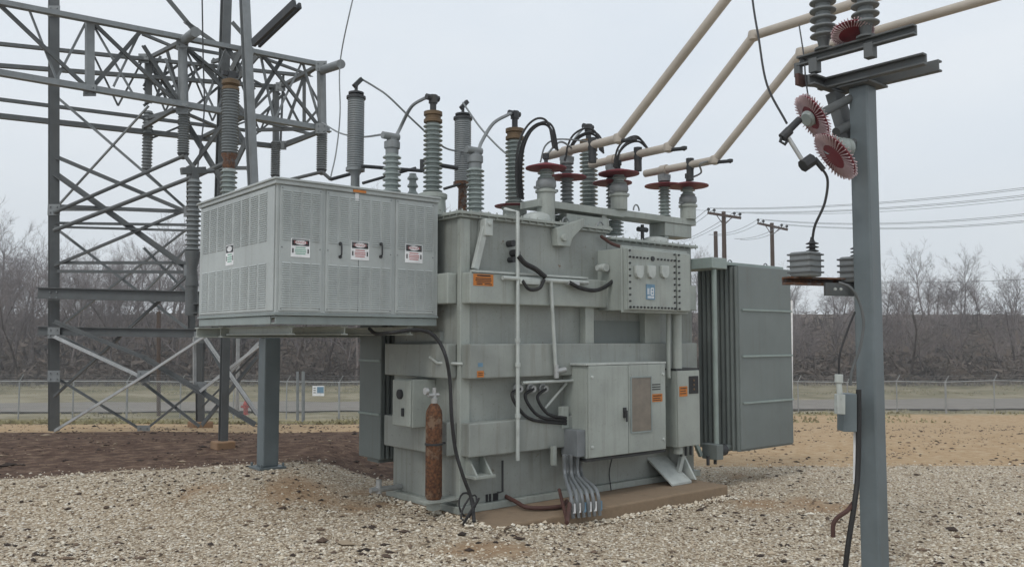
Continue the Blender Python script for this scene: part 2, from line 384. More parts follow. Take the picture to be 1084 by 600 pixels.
# ------------------------------------------------------------------ transformer
BZ = .02
C0 = at(487, 541, Z=BZ); XL, YF = C0.x, C0.y
YB = YF - .15                                             # outer face of the stiffening bands
XR = at(735, 500, Y=YF).x                                 # right end of tank
YBK = at(409, 523, Z=BZ).y                                # back of tank
XB = XL - .12
ZT = at(490, 224, Y=YF).z
SLF = at(637, 537, Z=-.0).y
SLAB = (XL - .1, at(771, 521, Y=SLF).x, SLF, YBK + .2)
scatter_stones()
def scatter_debris():
    rnd = random.Random(8); vs = []; fs = []
    octf = [(0,2,4),(2,1,4),(1,3,4),(3,0,4),(2,0,5),(1,2,5),(3,1,5),(0,3,5)]
    for i in range(15000):
        f = 6.0 + 24 * rnd.random() ** 1.2; r = rnd.uniform(-.66, .66) * f; p = wd(r, f)
        if SLAB[0] - .05 < p.x < SLAB[1] + .05 and SLAB[2] - .05 < p.y < SLAB[3]: continue
        if noise.noise(Vector((p.x * .9, p.y * .9, 14))) < rnd.uniform(-.35, .3): continue
        s_ = rnd.lognormvariate(-4.3, .45); q = len(vs); a = rnd.random() * 6.3; ca, sa = math.cos(a), math.sin(a); z = zg(p.x, p.y) + s_ * .25
        for v in ((1,0,0),(-1,0,0),(0,1,0),(0,-1,0),(0,0,1),(0,0,-1)):
            x, y, w_ = v[0]*s_*rnd.uniform(.8, 2.2), v[1]*s_*rnd.uniform(.6, 1.1), v[2]*s_*.5
            vs.append((p.x + x*ca - y*sa, p.y + x*sa + y*ca, z + w_))
        fs.extend(tuple(q + i_ for i_ in t) for t in octf)
    me = bpy.data.meshes.new('debris'); me.from_pydata(vs, [], fs); m, nt, b = nodes('debris'); geo = N(nt, 'ShaderNodeNewGeometry')
    c = ramp(nt, geo.outputs['Random Per Island'], [(0, (.02, .014, .011)), (.45, (.06, .04, .03)), (.8, (.16, .11, .075)), (1, (.3, .24, .17))])
    nt.links.new(c, b.inputs['Base Color']); b.inputs['Roughness'].default_value = .9; me.materials.append(m)
    o = bpy.data.objects.new('debris', me); C.objects.link(o); tag(o, 'dark clods and dead leaves scattered over the yard ground', 'debris', kind='stuff')
scatter_debris()
print('tank', XL, XR, YF, YBK, ZT, 'slab', SLAB)

slab = MB().box(SLAB[0], SLAB[1], SLAB[2], SLAB[3], -.35, 0.0)
sl = slab.build('concrete_pad', 'conc', None, .02)
tag(sl, 'low brown stained concrete pad under the transformer', 'concrete pad')

T = thing('power_transformer', (XL, YF, 0), 'large grey green transformer tank with ribbed bands and radiators on a concrete pad', 'transformer')

def fb(xl, xr, yt, yb, Y, dep, mb=None, wedge=0):
    """box whose front (-Y) face is at Y; left edge at px xl with top/bottom yt,yb; right edge px xr"""
    a = at(xl, yt, Y=Y); b = at(xl, yb, Y=Y); c = at(xr, (yt + yb) / 2, Y=Y)
    mb = mb or MB(); mb.box(a.x, c.x, Y, Y + dep, b.z, a.z); return mb

# skid and tank shell
MB().box(XL - .06, XR + .06, YF - .05, YBK + .05, 0.001, .07).build('base_skid', 'tank2', T, .006)
XS = at(642, 255, Y=YF).x; ZT2 = at(700, 257, Y=YF).z
tk = MB().box(XL, XS, YF, YBK, .068, ZT - .03).box(XS, XR, YF, YBK, .068, ZT2 - .03)
tk.build('tank', 'tank', T, .012)
cv = MB().box(XL - .07, XS + .03, YF - .07, YBK + .07, ZT - .03, ZT + .0).box(XL - .045, XS + .01, YF - .045, YBK + .045, ZT - .06, ZT - .033).box(XS + .005, XR + .05, YF - .07, YBK + .07, ZT2 - .03, ZT2)
for i in range(34):
    x = XL - .03 + i * (XR - XL + .04) / 33; zt_i = ZT if x < XS else ZT2; cv.cyl((x, YF - .058, zt_i - .05), (x, YF - .058, zt_i + .018), .009, 6)
for i in range(12):
    y = YF + i * (YBK - YF) / 11; cv.cyl((XL - .055, y, ZT - .05), (XL - .055, y, ZT + .018), .009, 6)
cv.build('cover', 'tank2', T, .004)
# stiffening bands
bz = [(at(501, a, Y=YB).z, at(501, b, Y=YB).z) for a, b in ((288, 321), (364, 401), (448, 484))]
for i, (zt, zb) in enumerate(bz):
    x1 = at(738, 370, Y=YB).x
    m = MB(); m.box(XL + .0, x1, YB, YF + .002, zb, zt)
    m.build('band', 'tank2' if i == 0 else 'tank', T, .012)
    m = MB(); m.box(XB, XL + .001, YF + (.06), YBK - .0, zb - .0, zt + .0)
    m.build('band', 'tank2' if i == 0 else 'tank', T, .012)
# vertical stiffeners seen between the bands
for x0, x1 in ((620, 629), (683, 699)):
    a = at(x0, 345, Y=YF - .1).x; b = at(x1, 345, Y=YF - .1).x
    MB().box(a, b, YF - .1, YF + .001, bz[1][0] - .001, bz[0][0] - .05).build('stiffener', 'tank2', T, .006)
fb(629, 683, 339, 363, YF - .012, .012).build('recess_shade_sheet', 'rad', T)  # flat sheet on the wall, its darker colour stands in for a shaded recess
MB().box(XL - .02, XL + .1, YF - .02, YF + .04, .07, ZT - .066).build('corner_strip', 'tank2', T, .008)
MB().box(XL + .2, XL + .23, YF - .03, YF - .0, bz[0][0], ZT - .07).build('stiffener', 'tank', T)
# bolted terminal box with three covers
YJ = YF - .46
a = at(664, 262, Y=YJ); b = at(664, 328, Y=YJ); c = at(731, 300, Y=YJ); xm = at(715, 300, Y=YJ).x
jb = MB().box(a.x, c.x, YJ + .015, YF + .001, b.z, a.z)
jb.box(a.x - .025, c.x + .02, YJ + .06, YJ + .085, b.z - .025, a.z + .03)
tb = jb.build('terminal_box', 'ctrl', T, .006)
MB().box(a.x + .01, xm, YJ - .004, YJ + .014, b.z + .01, a.z - .01).build('bolted_plate', 'tank2', tb, .003)
MB().box(xm + .03, c.x - .01, YJ - .004, YJ + .014, b.z + .01, a.z - .01).build('side_plate', 'tank2', tb, .003)
bo = MB()
def bolt(m, x, z, y, r=.011): m.cyl((x, y, z), (x, y - .018, z), r, 6)
for k in range(14):
    x = a.x + .03 + (xm - a.x - .05) * k / 13
    bolt(bo, x, b.z + .035, YJ - .004); bolt(bo, x, a.z - .1, YJ - .004) if k not in (6, 7) else None
for k in range(10):
    z = b.z + .03 + (a.z - b.z - .06) * k / 9
    for x in (a.x + .028, xm - .025, xm + .055): bolt(bo, x, z, YJ - .004)
bolt(bo, (a.x + xm) / 2, a.z - .1, YJ - .004, .028)
bo.build('bolts', 'dark', tb)
for px in (675, 688, 702):
    p = at(px, 288, Y=YJ)
    cvr = MB(); w = .062
    cvr.poly([(p.x - w, YJ - .004, p.z + .07), (p.x + w, YJ - .004, p.z + .07), (p.x + w, YJ - .004, p.z - .015), (p.x + w*.7, YJ - .004, p.z - .055), (p.x, YJ - .004, p.z - .075), (p.x - w*.7, YJ - .004, p.z - .055), (p.x - w, YJ - .004, p.z - .015)], (0, -.035, 0))
    cvr.build('access_cover', 'conduit', tb, .006)
p = at(688, 309, Y=YJ)
sg = MB().box(p.x - .07, p.x + .07, YJ - .012, YJ - .004, p.z - .085, p.z + .085).build('blue_nameplate', 'lblue', tb)
sm = MB()
for dx, w in ((-.045, .016), (-.015, .008)): sm.box(p.x + dx - w/2, p.x + dx + w/2, YJ - .014, YJ - .012, p.z - .03, p.z + .04)
for z in (.04, .005, -.03): sm.box(p.x + .005, p.x + .05, YJ - .014, YJ - .012, p.z + z - .006, p.z + z + .006)
for x in (.008, .046): sm.box(p.x + x - .005, p.x + x + .005, YJ - .0135, YJ - .012, p.z - .03, p.z + .04)
for k in range(5): sm.box(p.x - .05 + k * .022, p.x - .038 + k * .022, YJ - .014, YJ - .012, p.z - .072, p.z - .045)
sm.build('lettering', 'white', sg)
# pillars below the terminal box
for px, w, ytop, ybot in ((716, .06, 331, 480), (707, .025, 331, 400)):
    q = at(px, ytop, Y=YF - .28); q2 = at(px, ybot, Y=YF - .28)
    MB().cyl((q.x, YF - .28, q2.z), (q.x, YF - .28, b.z), w, 20).build('support_pipe', 'tank2', T)
# valve and cable beside terminal box
p = at(655, 268, Y=YF - .3)
MB().cyl((p.x - .02, YF - .3, p.z), (p.x + .08, YF - .3, p.z), .045, 14).cyl((p.x, YF - .3, p.z - .03), (p.x, YF - .38, p.z - .03), .03).build('valve', 'dark', T)
p = at(640, 284, Y=YF - .12)
MB().cyl((p.x - .12, YF - .12, p.z), (p.x + .06, YF - .12, p.z), .032).cyl((p.x - .05, YF - .12, p.z), (p.x - .05, YF - .2, p.z), .045).build('pipe_union', 'conduit', T)
Yw = YF - .22
MB().tube(spline([at(656, 268, Y=YF-.3), at(657, 282, Y=YF-.3), at(648, 298, Y=Yw), at(632, 307, Y=Yw), at(615, 305, Y=Yw), at(603, 299, Y=Yw)]), .022, 8).build('cable', 'black', T)
# horizontal and vertical conduits on the front
Yc = YB - .035
p = at(532, 294, Y=Yc); q = at(622, 297, Y=Yc)
MB().cyl(p, (q.x, Yc, p.z), .022, 12).build('conduit', 'conduit', T)
p = at(466, 288, Y=YF - .0)
MB().box(XL + .02, at(622, 300, Y=YB).x, YB - .012, YB + .03, bz[0][0] + .001, bz[0][0] + .022).build('ledge', 'conduit', T)
p = at(548, 230, Y=Yc); q = at(549, 487, Y=Yc)
cp = MB().tube([(p.x, Yc, q.z), (p.x, Yc, ZT + .03), (p.x, YF + .02, ZT + .08)], .02, 12)
for yy in (360, 386, 440): z = at(548, yy, Y=Yc).z; cp.cyl((p.x, Yc, z - .02), (p.x, Yc, z + .02), .028, 12)
cp.build('vertical_conduit', 'conduit', T)
MB().tube([at(583, 296, Y=Yc), at(588, 385, Y=Yc), at(589, 394, Y=Yc)], .02, 10).build('conduit', 'conduit', T)
MB().cyl(at(588, 393, Y=Yc), at(598, 391, Y=Yc), .03).cyl(at(589, 386, Y=Yc), at(589, 400, Y=Yc), .028).build('valve', 'alum', T)
# dark gauge and cable by the conduit
for (px, py, r) in ((540, 258, .035), (544, 268, .04), (541, 275, .03)):
    q = at(px, py, Y=YF - .03); MB().cyl((q.x, YF, q.z), (q.x, YF - .09, q.z), r, 10).build('gauge', 'dark', T)
MB().tube(spline([at(549, 271, Y=YB-.06), at(556, 279, Y=YB-.07), at(567, 285, Y=YB-.07), at(577, 293, Y=YB-.07)]), .028, 8).build('cable', 'black', T)
MB().tube(spline([at(553, 297, Y=YB-.07), at(560, 306, Y=YB-.08), at(571, 305, Y=YB-.08), at(576, 296, Y=YB-.07)]), .018, 8).build('cable', 'black', T)
q = at(560, 298, Y=YB - .05); MB().box(q.x - .12, q.x + .14, YB - .07, YB, q.z - .03, q.z + .02).build('junction_box', 'conduit', T, .006)
q = at(607, 300, Y=YB - .05); MB().box(q.x - .08, q.x + .08, YB - .07, YB, q.z - .02, q.z + .02).build('junction_box', 'alum', T, .006)
# lifting brackets at the top
def lift_bracket(px, py, lean):
    t = at(px, py, Y=YF - .09); m = MB()
    m.box(t.x - .05, t.x + .05, YF - .12, YF, t.z - .17, t.z - .0)
    m.cyl((t.x, YF - .14, t.z - .05), (t.x, YF + .0, t.z - .05), .02)
    bt = at(px + lean, 285, Y=YF - .05); m.bar((t.x - .02, YF - .07, t.z - .08), (bt.x, YF - .06, bt.z), .07, .05, up=(0, 1, 0))
    m.build('lifting_bracket', 'conduit', T, .006)
lift_bracket(516, 232, -14)
q = at(598, 246, Y=YF - .1); m = MB()
m.poly([(q.x - .1, YF - .1, q.z - .15), (q.x + .08, YF - .1, q.z - .15), (q.x + .12, YF - .1, q.z - .05), (q.x + .3, YF - .1, q.z + .1), (q.x + .3, YF - .1, q.z + .18), (q.x - .12, YF - .1, q.z + .04)], (0, .1, 0))
m.cyl((q.x - .02, YF - .13, q.z - .06), (q.x - .02, YF, q.z - .06), .04); m.build('lifting_bracket', 'tank2', T, .006)
# orange warning label on top band
def striped(parent, X0, X1, Y, z0, z1, m, lines, lm='lblack', name='warning_label', lab=None):
    o = MB().box(X0, X1, Y - .004, Y - .0005, z0, z1).build(name, m, parent)
    if lab: o['label'] = lab
    l = MB()
    for (u0, u1, v0, v1) in lines:
        l.box(X0 + (X1-X0)*u0, X0 + (X1-X0)*u1, Y - .0055, Y - .004, z0 + (z1-z0)*v0, z0 + (z1-z0)*v1)
    l.build('print', lm, o); return o
a = at(501, 289.5, Y=YB); b = at(522, 303, Y=YB)
striped(T, a.x, b.x, YB, b.z, a.z, 'orange', [(.18,.85,.8,.92),(.12,.88,.58,.66),(.1,.9,.42,.5),(.14,.86,.26,.33),(.15,.45,.1,.18),(.55,.92,.1,.18)], lab='orange warning label with black print')
a = at(505, 392.5, Y=YB); b = at(512, 399, Y=YB)
striped(T, a.x, b.x, YB, b.z, a.z, 'orange', [(.15,.85,.3,.4),(.15,.85,.6,.7)])
a = at(506, 384, Y=YB); b = at(511, 388, Y=YB)
MB().box(a.x, b.x, YB - .003, YB - .0005, b.z, a.z).build('blue_sticker', 'lblue', T)
# small marks low on the tank
a = at(514, 523, Y=YF); b = at(528, 529, Y=YF)
l = MB()
for u0, u1 in ((0, .18), (.24, .42), (.55, .95)): l.box(a.x + (b.x-a.x)*u0, a.x + (b.x-a.x)*u1, YF - .003, YF - .0005, b.z, a.z)
l.build('stencil_mark', 'lblack', T)
# jacking pads
def jack(px, py, X=None):
    q = at(px, py, Y=YF - .12); m = MB(); w = .1
    for dx in (-w, w*.8):
        m.poly([(q.x + dx, YF, q.z + .2), (q.x + dx, YF - .05, q.z + .2), (q.x + dx, YF - .2, q.z + .03), (q.x + dx, YF, q.z + .03)], (.022, 0, 0))
    m.box(q.x - w - .03, q.x + w + .02, YF - .22, YF, q.z, q.z + .03); m.build('jacking_bracket', 'tank2', T, .004)
jack(508, 505)
q = at(700, 500, Y=YF - .3)
m = MB(); x0 = at(692, 505, Y=YF - .1).x; x1 = at(712, 505, Y=YF-.1).x
m.poly([(x0, YF, .3), (x1, YF, .3), (x1 + .07, YF - .33, .03), (x0 + .05, YF - .33, .03)], (0, 0, -.028))
m.poly([(x1 + .06, YF + .0, .55), (x1 + .06, YF - .1, .5), (x1 + .1, YF - .36, .04), (x1 + .06, YF, .04)], (.03, 0, 0))
m.build('base_foot', 'conduit', T, .004)
q = at(722, 470, Y=YF - .2)
MB().bar(at(718, 500, Y=YF - .2), at(727, 462, Y=YF - .2), .06, .05, up=(0, 1, 0)).bar(at(712, 468, Y=YF-.2), at(731, 468, Y=YF - .2), .05, .04).build('base_brace', 'conduit', T, .004)

# ---- control cabinet
YK = YF - .40
a = at(623, 387, Y=YK); b = at(623, 486, Y=YK); c = at(705, 430, Y=YK); xs = at(665.5, 430, Y=YK).x
X0, X1, Z0, Z1 = a.x, c.x, b.z, a.z
K = MB().box(X0, X1, YK + .03, YF + .001, Z0, Z1).build('control_cabinet', 'ctrl', T, .008)
MB().box(X0 - .03, X1 + .02, YK + .005, YF - .001, Z1 + .001, Z1 + .022).build('rain_hood', 'conduit', K, .004)
for (xa, xb, nm) in ((X0 + .004, xs - .004, 0), (xs + .004, X1 - .004, 1)):
    d = MB().box(xa, xb, YK, YK + .028, Z0 + .008, Z1 - .004).build('door', 'ctrl', K, .006)
    m = MB()
    for z in (Z0 + .12, Z1 - .12):
        xx = X0 + .05 if nm == 0 else X1 - .05
        m.lathe((xx, YK - .0, z), [(.0, -.0), (.018, .0), (.016, .012), (.0, .016)], 10, axis=(0, -1, 0))
    m.build('bolts', 'conduit', d)
    if nm == 0:
        h = at(661, 437, Y=YK)
        MB().box(h.x - .022, h.x + .022, YK - .012, YK, h.z - .05, h.z + .06).cyl((h.x, YK - .035, h.z + .02), (h.x, YK - .035, h.z - .09), .011).cyl((h.x, YK, h.z + .02), (h.x, YK - .04, h.z + .02), .014).build('handle', 'dark', d)
    else:
        wa = at(668, 400, Y=YK); wb = at(689, 455, Y=YK)
        MB().box(wa.x, wb.x, YK - .006, YK - .0, wb.z, wa.z).build('window', 'brownp', d, .002)
        fr = MB(); t = .014
        for (p0, p1, p2, p3) in ((wa.x - t, wb.x + t, wa.z, wa.z + t), (wa.x - t, wb.x + t, wb.z - t, wb.z), (wa.x - t, wa.x, wb.z, wa.z), (wb.x, wb.x + t, wb.z, wa.z)):
            fr.box(p0, p1, YK - .012, YK - .0, p2, p3)
        fr.build('window_frame', 'dark' if 0 else 'cabd', d)
        la = at(690, 417, Y=YK); lb = at(701, 424.5, Y=YK)
        striped(d, la.x, lb.x, YK, lb.z, la.z, 'orange', [(.1,.9,.7,.82),(.1,.8,.4,.5),(.1,.85,.15,.24)])
        la = at(690, 405, Y=YK); lb = at(699, 413, Y=YK); l = MB()
        for v in (.1, .4, .7): l.box(la.x, lb.x, YK - .002, YK - .0004, lb.z + (la.z-lb.z)*v, lb.z + (la.z-lb.z)*(v+.13))
        l.build('print', 'lblack', d)
MB().box(X0 - .01, X1 + .01, YK + .02, YF - .05, Z0 - .03, Z0 - .001).build('cabinet_sill', 'dark', K)
# side boxes
a = at(590, 453, X=X0 - .02)
q0 = at(618, 455, X=X0 - .001); q1 = at(590, 482, Y=YF - .12)
z1 = at(618, 455, Y=YK + .05).z; z0 = at(618, 483, Y=YK + .05).z
MB().box(X0 - .12, X0 - .001, YK + .05, YF - .1, z0, z1).build('pull_box', 'pvc', T, .006)
zz0 = at(594, 453, Y=YF - .12).z; zz1 = at(594, 430, Y=YF - .12).z
MB().box(X0 - .16, X0 - .06, YF - .16, YF - .1, zz0, zz1).build('switch_box', 'ctrl', T, .005)
# round glands with black cables
for i, px in enumerate((546, 560, 573)):
    g = at(px, 411, Y=YF); MB().lathe((g.x, YF, g.z), [(.055, 0), (.055, .03), (.035, .035), (.035, .08)], 16, axis=(0, -1, 0)).build('gland', 'alum', T)
    Yq = YF - .1
    MB().tube(spline([(g.x, YF - .07, g.z), at(px - 4, 417 + i * 1.5, Y=Yq), at(px + 3, 432 + i, Y=Yq - .03), at(px + 18 - i * 3, 444 - i * 2, Y=Yq - .06), (X0 - .1, Yq - .06, at(592, 448 - i * 3, Y=Yq).z)]), .017, 8).build('cable', 'black', T)
MB().cyl(at(577, 432, Y=YF-.06), at(600, 405, Y=YF - .1), .014).cyl(at(553, 405, Y=YF-.16), (X0, YF - .16, at(600, 403, Y=YF-.16).z), .016).build('conduit', 'conduit', T)
# grey conduits dropping into the ground
for i in range(6):
    Yq = YK + .1 + (i % 2) * .08
    t = at(597 + i * 3.6, 481, Y=Yq); e = at(607 + i * 5.6, 548 - i * .6, Z=-.04)
    k1 = at(598 + i * 3.6, 503, Y=Yq); k2 = at(604 + i * 5.5, 524 - i, Y=e.y + .03)
    MB().tube(spline([t, k1, k2, e]), .019, 10).build('ground_conduit', 'pvc', T)
    MB().cyl(Vector((e.x, e.y, .01)) , Vector((e.x, e.y, .1)) , .026, 10).build('conduit_collar', 'white' if i % 3 != 2 else 'lblue', T)
for px, py in ((616, 553), (627, 551)):
    pass
p = at(611, 541, Z=-.02); cone = MB().lathe((p.x, p.y, -.04), [(.045, 0), (.042, .12), (.012, .24), (.0, .25)], 14)
tag(cone.build('standpipe', 'conduit', None, org=None), 'small pale cone topped standpipe in the gravel among the grey conduits', 'standpipe')
rp = MB().tube([at(532, 487, Y=YF - .04), at(532, 520, Y=YF - .04), at(527, 521, Y=YF - .12)], .011, 8)
rp.build('drain_line', 'dark', T)
MB().tube(spline([at(528, 521, Z=.12), at(545, 530, Z=.07), at(560, 537, Z=.035), at(592, 536, Z=.03), at(600, 530, Z=.04)]), .022, 10).build('rusty_drain_pipe', 'rustred', T)
MB().tube([at(592, 518, Y=YK), at(600, 550, Z=0)], .018, 8).tube([at(603, 533, Z=.1), at(600, 553, Z=-.01)], .022).build('ground_pipe', 'rustred', T)
MB().tube(spline([at(648, 484, Y=YF - .1), at(645, 500, Y=YF-.1), at(647, 519, Z=.02)]), .007, 6).build('ground_wire', 'black', T)
MB().bar(at(586, 472, Y=YF - .2), at(586, 492, Y=YF-.2), .05, .04).build('bracket', 'tank2', T)

# ---- small cabinet at the right
YS = YF - .36
a = at(717, 392, Y=YS); b = at(717, 474, Y=YS); c = at(741, 430, Y=YS)
Sx0, Sx1, Sz0, Sz1 = a.x, c.x, b.z, a.z
S = MB().box(Sx0, Sx1, YS + .02, YF - .06, Sz0, Sz1).build('gauge_cabinet', 'ctrl', T, .008)
MB().box(Sx0 - .01, Sx1 + .01, YS + .01, YF - .06, Sz1 + .001, Sz1 + .02).build('rain_hood', 'dark', S)
d = MB().box(Sx0 + .004, Sx1 - .004, YS, YS + .018, Sz0 + .006, Sz1 - .006).build('door', 'tank2', S, .005)
wa = at(729, 398, Y=YS); wb = at(739, 416, Y=YS)
MB().box(wa.x, wb.x, YS - .008, YS, wb.z, wa.z).build('window', 'lblack', d, .02)
m = MB()
for k in range(3): m.lathe(((wa.x + wb.x) / 2, YS - .008, wb.z + (wa.z - wb.z) * (.25 + .25 * k)), [(.0, 0), (.014, 0), (.012, .006), (0, .007)], 10, axis=(0, -1, 0))
m.build('dials', 'brass', d)
la = at(719, 409, Y=YS); lb = at(727.5, 419, Y=YS)
striped(d, la.x, lb.x, YS, lb.z, la.z, 'orange', [(.1,.9,.75,.85),(.1,.8,.5,.58),(.1,.85,.25,.33)])
for px in (721, 726, 731):
    q = at(px, 472, Y=YS + .1); MB().cyl((q.x, YS + .1, Sz0 + .01), (q.x, YS + .1, Sz0 - .12), .016).build('conduit_stub', 'dark', S)
MB().bar(at(736, 468, Y=YS+.2), at(742, 482, Y=YS+.2), .05, .04, up=(0,1,0)).build('strut', 'radl', T)

# ---- left face: gauge box, lower fittings
XG = XL - .30
gy0 = at(435, 425, X=XG).y; gy1 = at(415, 425, X=XG).y
gz1 = at(435, 402, X=XG).z; gz0 = at(435, 453, X=XG).z
gb = MB().box(XG + .02, XL, gy0, gy1, gz0, gz1).build('gauge_box', 'tank2', T, .006)
MB().box(XG, XG + .018, gy0 + .01, gy1 - .01, gz0 + .01, gz1 - .01).build('door', 'tank2', gb, .004)
q = at(424, 417, X=XG)
MB().lathe((XG, q.y, q.z), [(.05, 0), (.05, .02), (.04, .022), (0, .022)], 20, axis=(-1, 0, 0)).build('dial', 'lblack', gb)
q = at(427, 436, X=XG); MB().box(XG - .02, XG, q.y - .015, q.y + .015, q.z - .04, q.z + .04).build('handle', 'dark', gb)
MB().box(XL - .04, XL, YF + .3, YBK - .25, bz[1][0] + .03, bz[1][0] + .12).build('nameplate_bar', 'tank', T)
MB().tube([at(455, 378, X=XB), at(463, 384, X=XB - .02), at(490, 385, Y=YF - .04)], .014, 8).build('conduit', 'conduit', T)
vp = at(392, 519, Z=.12); MB().tube([vp, vp + Vector((.35, .0, .0)), Vector((XL, vp.y + .02, vp.z))], .03, 10).cyl(vp + Vector((.1, 0, -.04)), vp + Vector((.1, 0, .1)), .03).build('drain_valve', 'alum', T)
# ---- radiators
def radiator(x0, x1, y0, y1, z0, z1, nm_bars):
    Rr = MB()
    n = max(3, int((y1 - y0) / .058)); 
    for i in range(n):
        y = y0 + (y1 - y0) * i / (n - 1)
        Rr.box(x0, x1, y - .0235, y + .0235, z0 + .01, z1 - .01)
        for x in (x0, x1): Rr.cyl((x, y, z0 + .01), (x, y, z1 - .01), .029, 8)
    Rr.box(x0 + .1, x1 - .1, y0 + .02, y1, z0, z0 + .1); Rr.box(x0 + .1, x1 - .1, y0 + .02, y1, z1 - .1, z1)
    o = Rr.build('radiator', 'rad', T, .004)
    m = MB().box(x0 - .01, x1 + .01, y0 - .045, y0 - .017, z0 + .03, z1 - .0); m.build('front_fin', 'rad', o, .01)
    for t in nm_bars:
        z = z1 + (z0 - z1) * t
        MB().box(x0 + .04, x1 + .012, y0 - .062, y0 - .045, z - .012, z + .012).build('cross_bar', 'radl', o, .003)
    m = MB()
    for x in (x0 + .15, x1 - .2): m.tube([Vector((x + .05 * math.cos(t), y0 + .2, z1 + .03 + .06 * math.sin(t))) for t in [k * math.pi / 8 for k in range(9)]], .009, 6)
    m.build('lifting_eyes', 'galv', o)
    return o
YRD = YF - .32
a = at(779, 281, Y=YRD); b = at(779, 479, Y=YRD); c = at(835, 380, Y=YRD)
y1 = at(742, 380, X=a.x).y
print('rad', a.x, c.x, YRD, y1, b.z, a.z)
ro = radiator(a.x, c.x, YRD, y1, b.z, a.z, (.24, .49, .74))
q = at(756, 300, Y=YRD + .05)
MB().cyl((q.x, YRD + .05, at(756, 470, Y=YRD+.05).z), (q.x, YRD + .05, at(756, 285, Y=YRD + .05).z), .03, 14).build('radiator_pipe', 'radl', T)
ta = at(733, 268, Y=YRD - .0); tb_ = at(770, 285, Y=YRD)
MB().box(XR, tb_.x, YRD, YF + .35, tb_.z, a.z + .08).build('top_header', 'radl', T, .01)
MB().box(tb_.x + .0, c.x, YRD + .05, y1, a.z + .001, a.z + .045).build('header_cap', 'radl', T, .01)
ba = at(727, 470, Y=YRD - .03); bb = at(766, 486, Y=YRD - .03)
MB().box(XR, bb.x, YRD - .03, YRD + .2, at(766, 486, Y=YRD-.03).z, at(766, 470, Y=YRD-.03).z).build('bottom_header', 'rad', T, .008)
MB().cyl((bb.x, YRD + .05, bb.z + .1), (bb.x + .12, YRD + .05, bb.z + .1), .07).cyl((bb.x - .2, YRD + .05, bb.z + .05), (bb.x - .2, YRD + .05, bb.z - .06), .02).cyl((bb.x - .06, YRD + .05, bb.z + .05), (bb.x - .06, YRD + .05, bb.z - .06), .02).build('header_flange', 'dark', T)
MB().cyl((bb.x + .1, YRD + .1, bb.z + .1), (c.x - .2, YRD + .3, bb.z + .1), .045).build('radiator_pipe', 'rad', T)
# left radiator behind the tank
XP = XL - .1
g0 = at(380, 482, X=XP); ya_ = YBK + .12; zr0 = g0.z; zr1 = ZT - .25
print('leftrad', XP, ya_, g0)
Rr = MB()
for i in range(12):
    x = XP + .03 + i * .06; Rr.box(x, x + .03, ya_, g0.y, zr0, zr1)
Rr.box(XP + .05, XP + .7, ya_ + .1, g0.y - .1, zr0 - .05, zr0 + .02)
ro = Rr.build('radiator', 'rad', T, .004)
MB().box(XP, XP + .028, ya_ - .01, g0.y + .01, zr0, zr1).build('front_fin', 'rad', ro, .01)
m = MB()
for yy in (381, 436):
    z = at(380, yy, X=XP).z; MB().box(XP - .015, XP - .0, ya_, g0.y + .012, z - .012, z + .012).build('cross_bar', 'radl', ro, .003)
MB().box(XP + .2, XP + .4, YBK, ya_ + .1, zr1 - .2, zr1 - .08).box(XP + .2, XP + .4, YBK, ya_ + .1, zr0 + .05, zr0 + .18).build('top_header', 'rad', T)
# ---- bushings
def insul(parent, x, y, z0, z1, rc, rs, n, m='porc', nm='porcelain', alt=None):
    return MB().lathe((x, y, 0), sheds(z0, z1, rc, rs, n, alt), 24).build(nm, m, parent)
def hv_bushing(px, ycap, yter, ybase_z, rpx, nsh, disc):
    # position from the row line inside the tank
    Yh = YF + .78
    p = at(px, ycap, Y=Yh); f = rf(p)[1]; k = pxm(f); x, y = p.x, p.y
    zc0 = at(px, ycap + 13, Y=Yh).z; zc1 = p.z; zt = at(px, yter, Y=Yh).z
    B = MB().lathe((x, y, 0), [(.19, ybase_z), (.19, ybase_z + .05), (.15, ybase_z + .06), (.14, ybase_z + .22), (.16, ybase_z + .24), (.16, ybase_z + .28), (.11, ybase_z + .3)], 24).build('bushing', 'tank2', T)
    insul(B, x, y, ybase_z + .3, zc0, rpx * k * .66, rpx * k, nsh)
    MB().lathe((x, y, 0), [(rpx*k*.62, zc0), (rpx*k*.95, zc0 + .01), (rpx*k*.95, zc0 + (zc1-zc0)*.3), (rpx*k*.8, zc0 + (zc1-zc0)*.35), (rpx*k*.8, zc0 + (zc1-zc0)*.6), (rpx*k*.95, zc0 + (zc1-zc0)*.65), (rpx*k*.95, zc1 - .01), (rpx*k*.4, zc1)], 24).build('cap', 'brass', B)
    MB().cyl((x, y, zc1), (x, y, zt - .06), .035).cyl((x, y, zt - .09), (x, y, zt), .05, 8).cyl((x - .09, y, zt - .03), (x + .07, y, zt - .03), .035, 8).build('terminal', 'dark', B)
    if disc:
        zd = at(px, disc, Y=Yh).z
        MB().lathe((x, y, zd - .015), [(.08, .0), (.235, .015), (.24, .025), (.08, .05)], 28).build('guard_disc', 'red', B)
    return Vector((x, y, zt))
t1 = hv_bushing(458.5, 118, 101, ZT + .01, 10.5, 15, None)
t2 = hv_bushing(545, 136, 118, ZT + .01, 10.5, 15, 219)
t3 = hv_bushing(623, 148, 132, ZT + .01, 10.0, 15, None)
print('hv', t1, t2, t3)

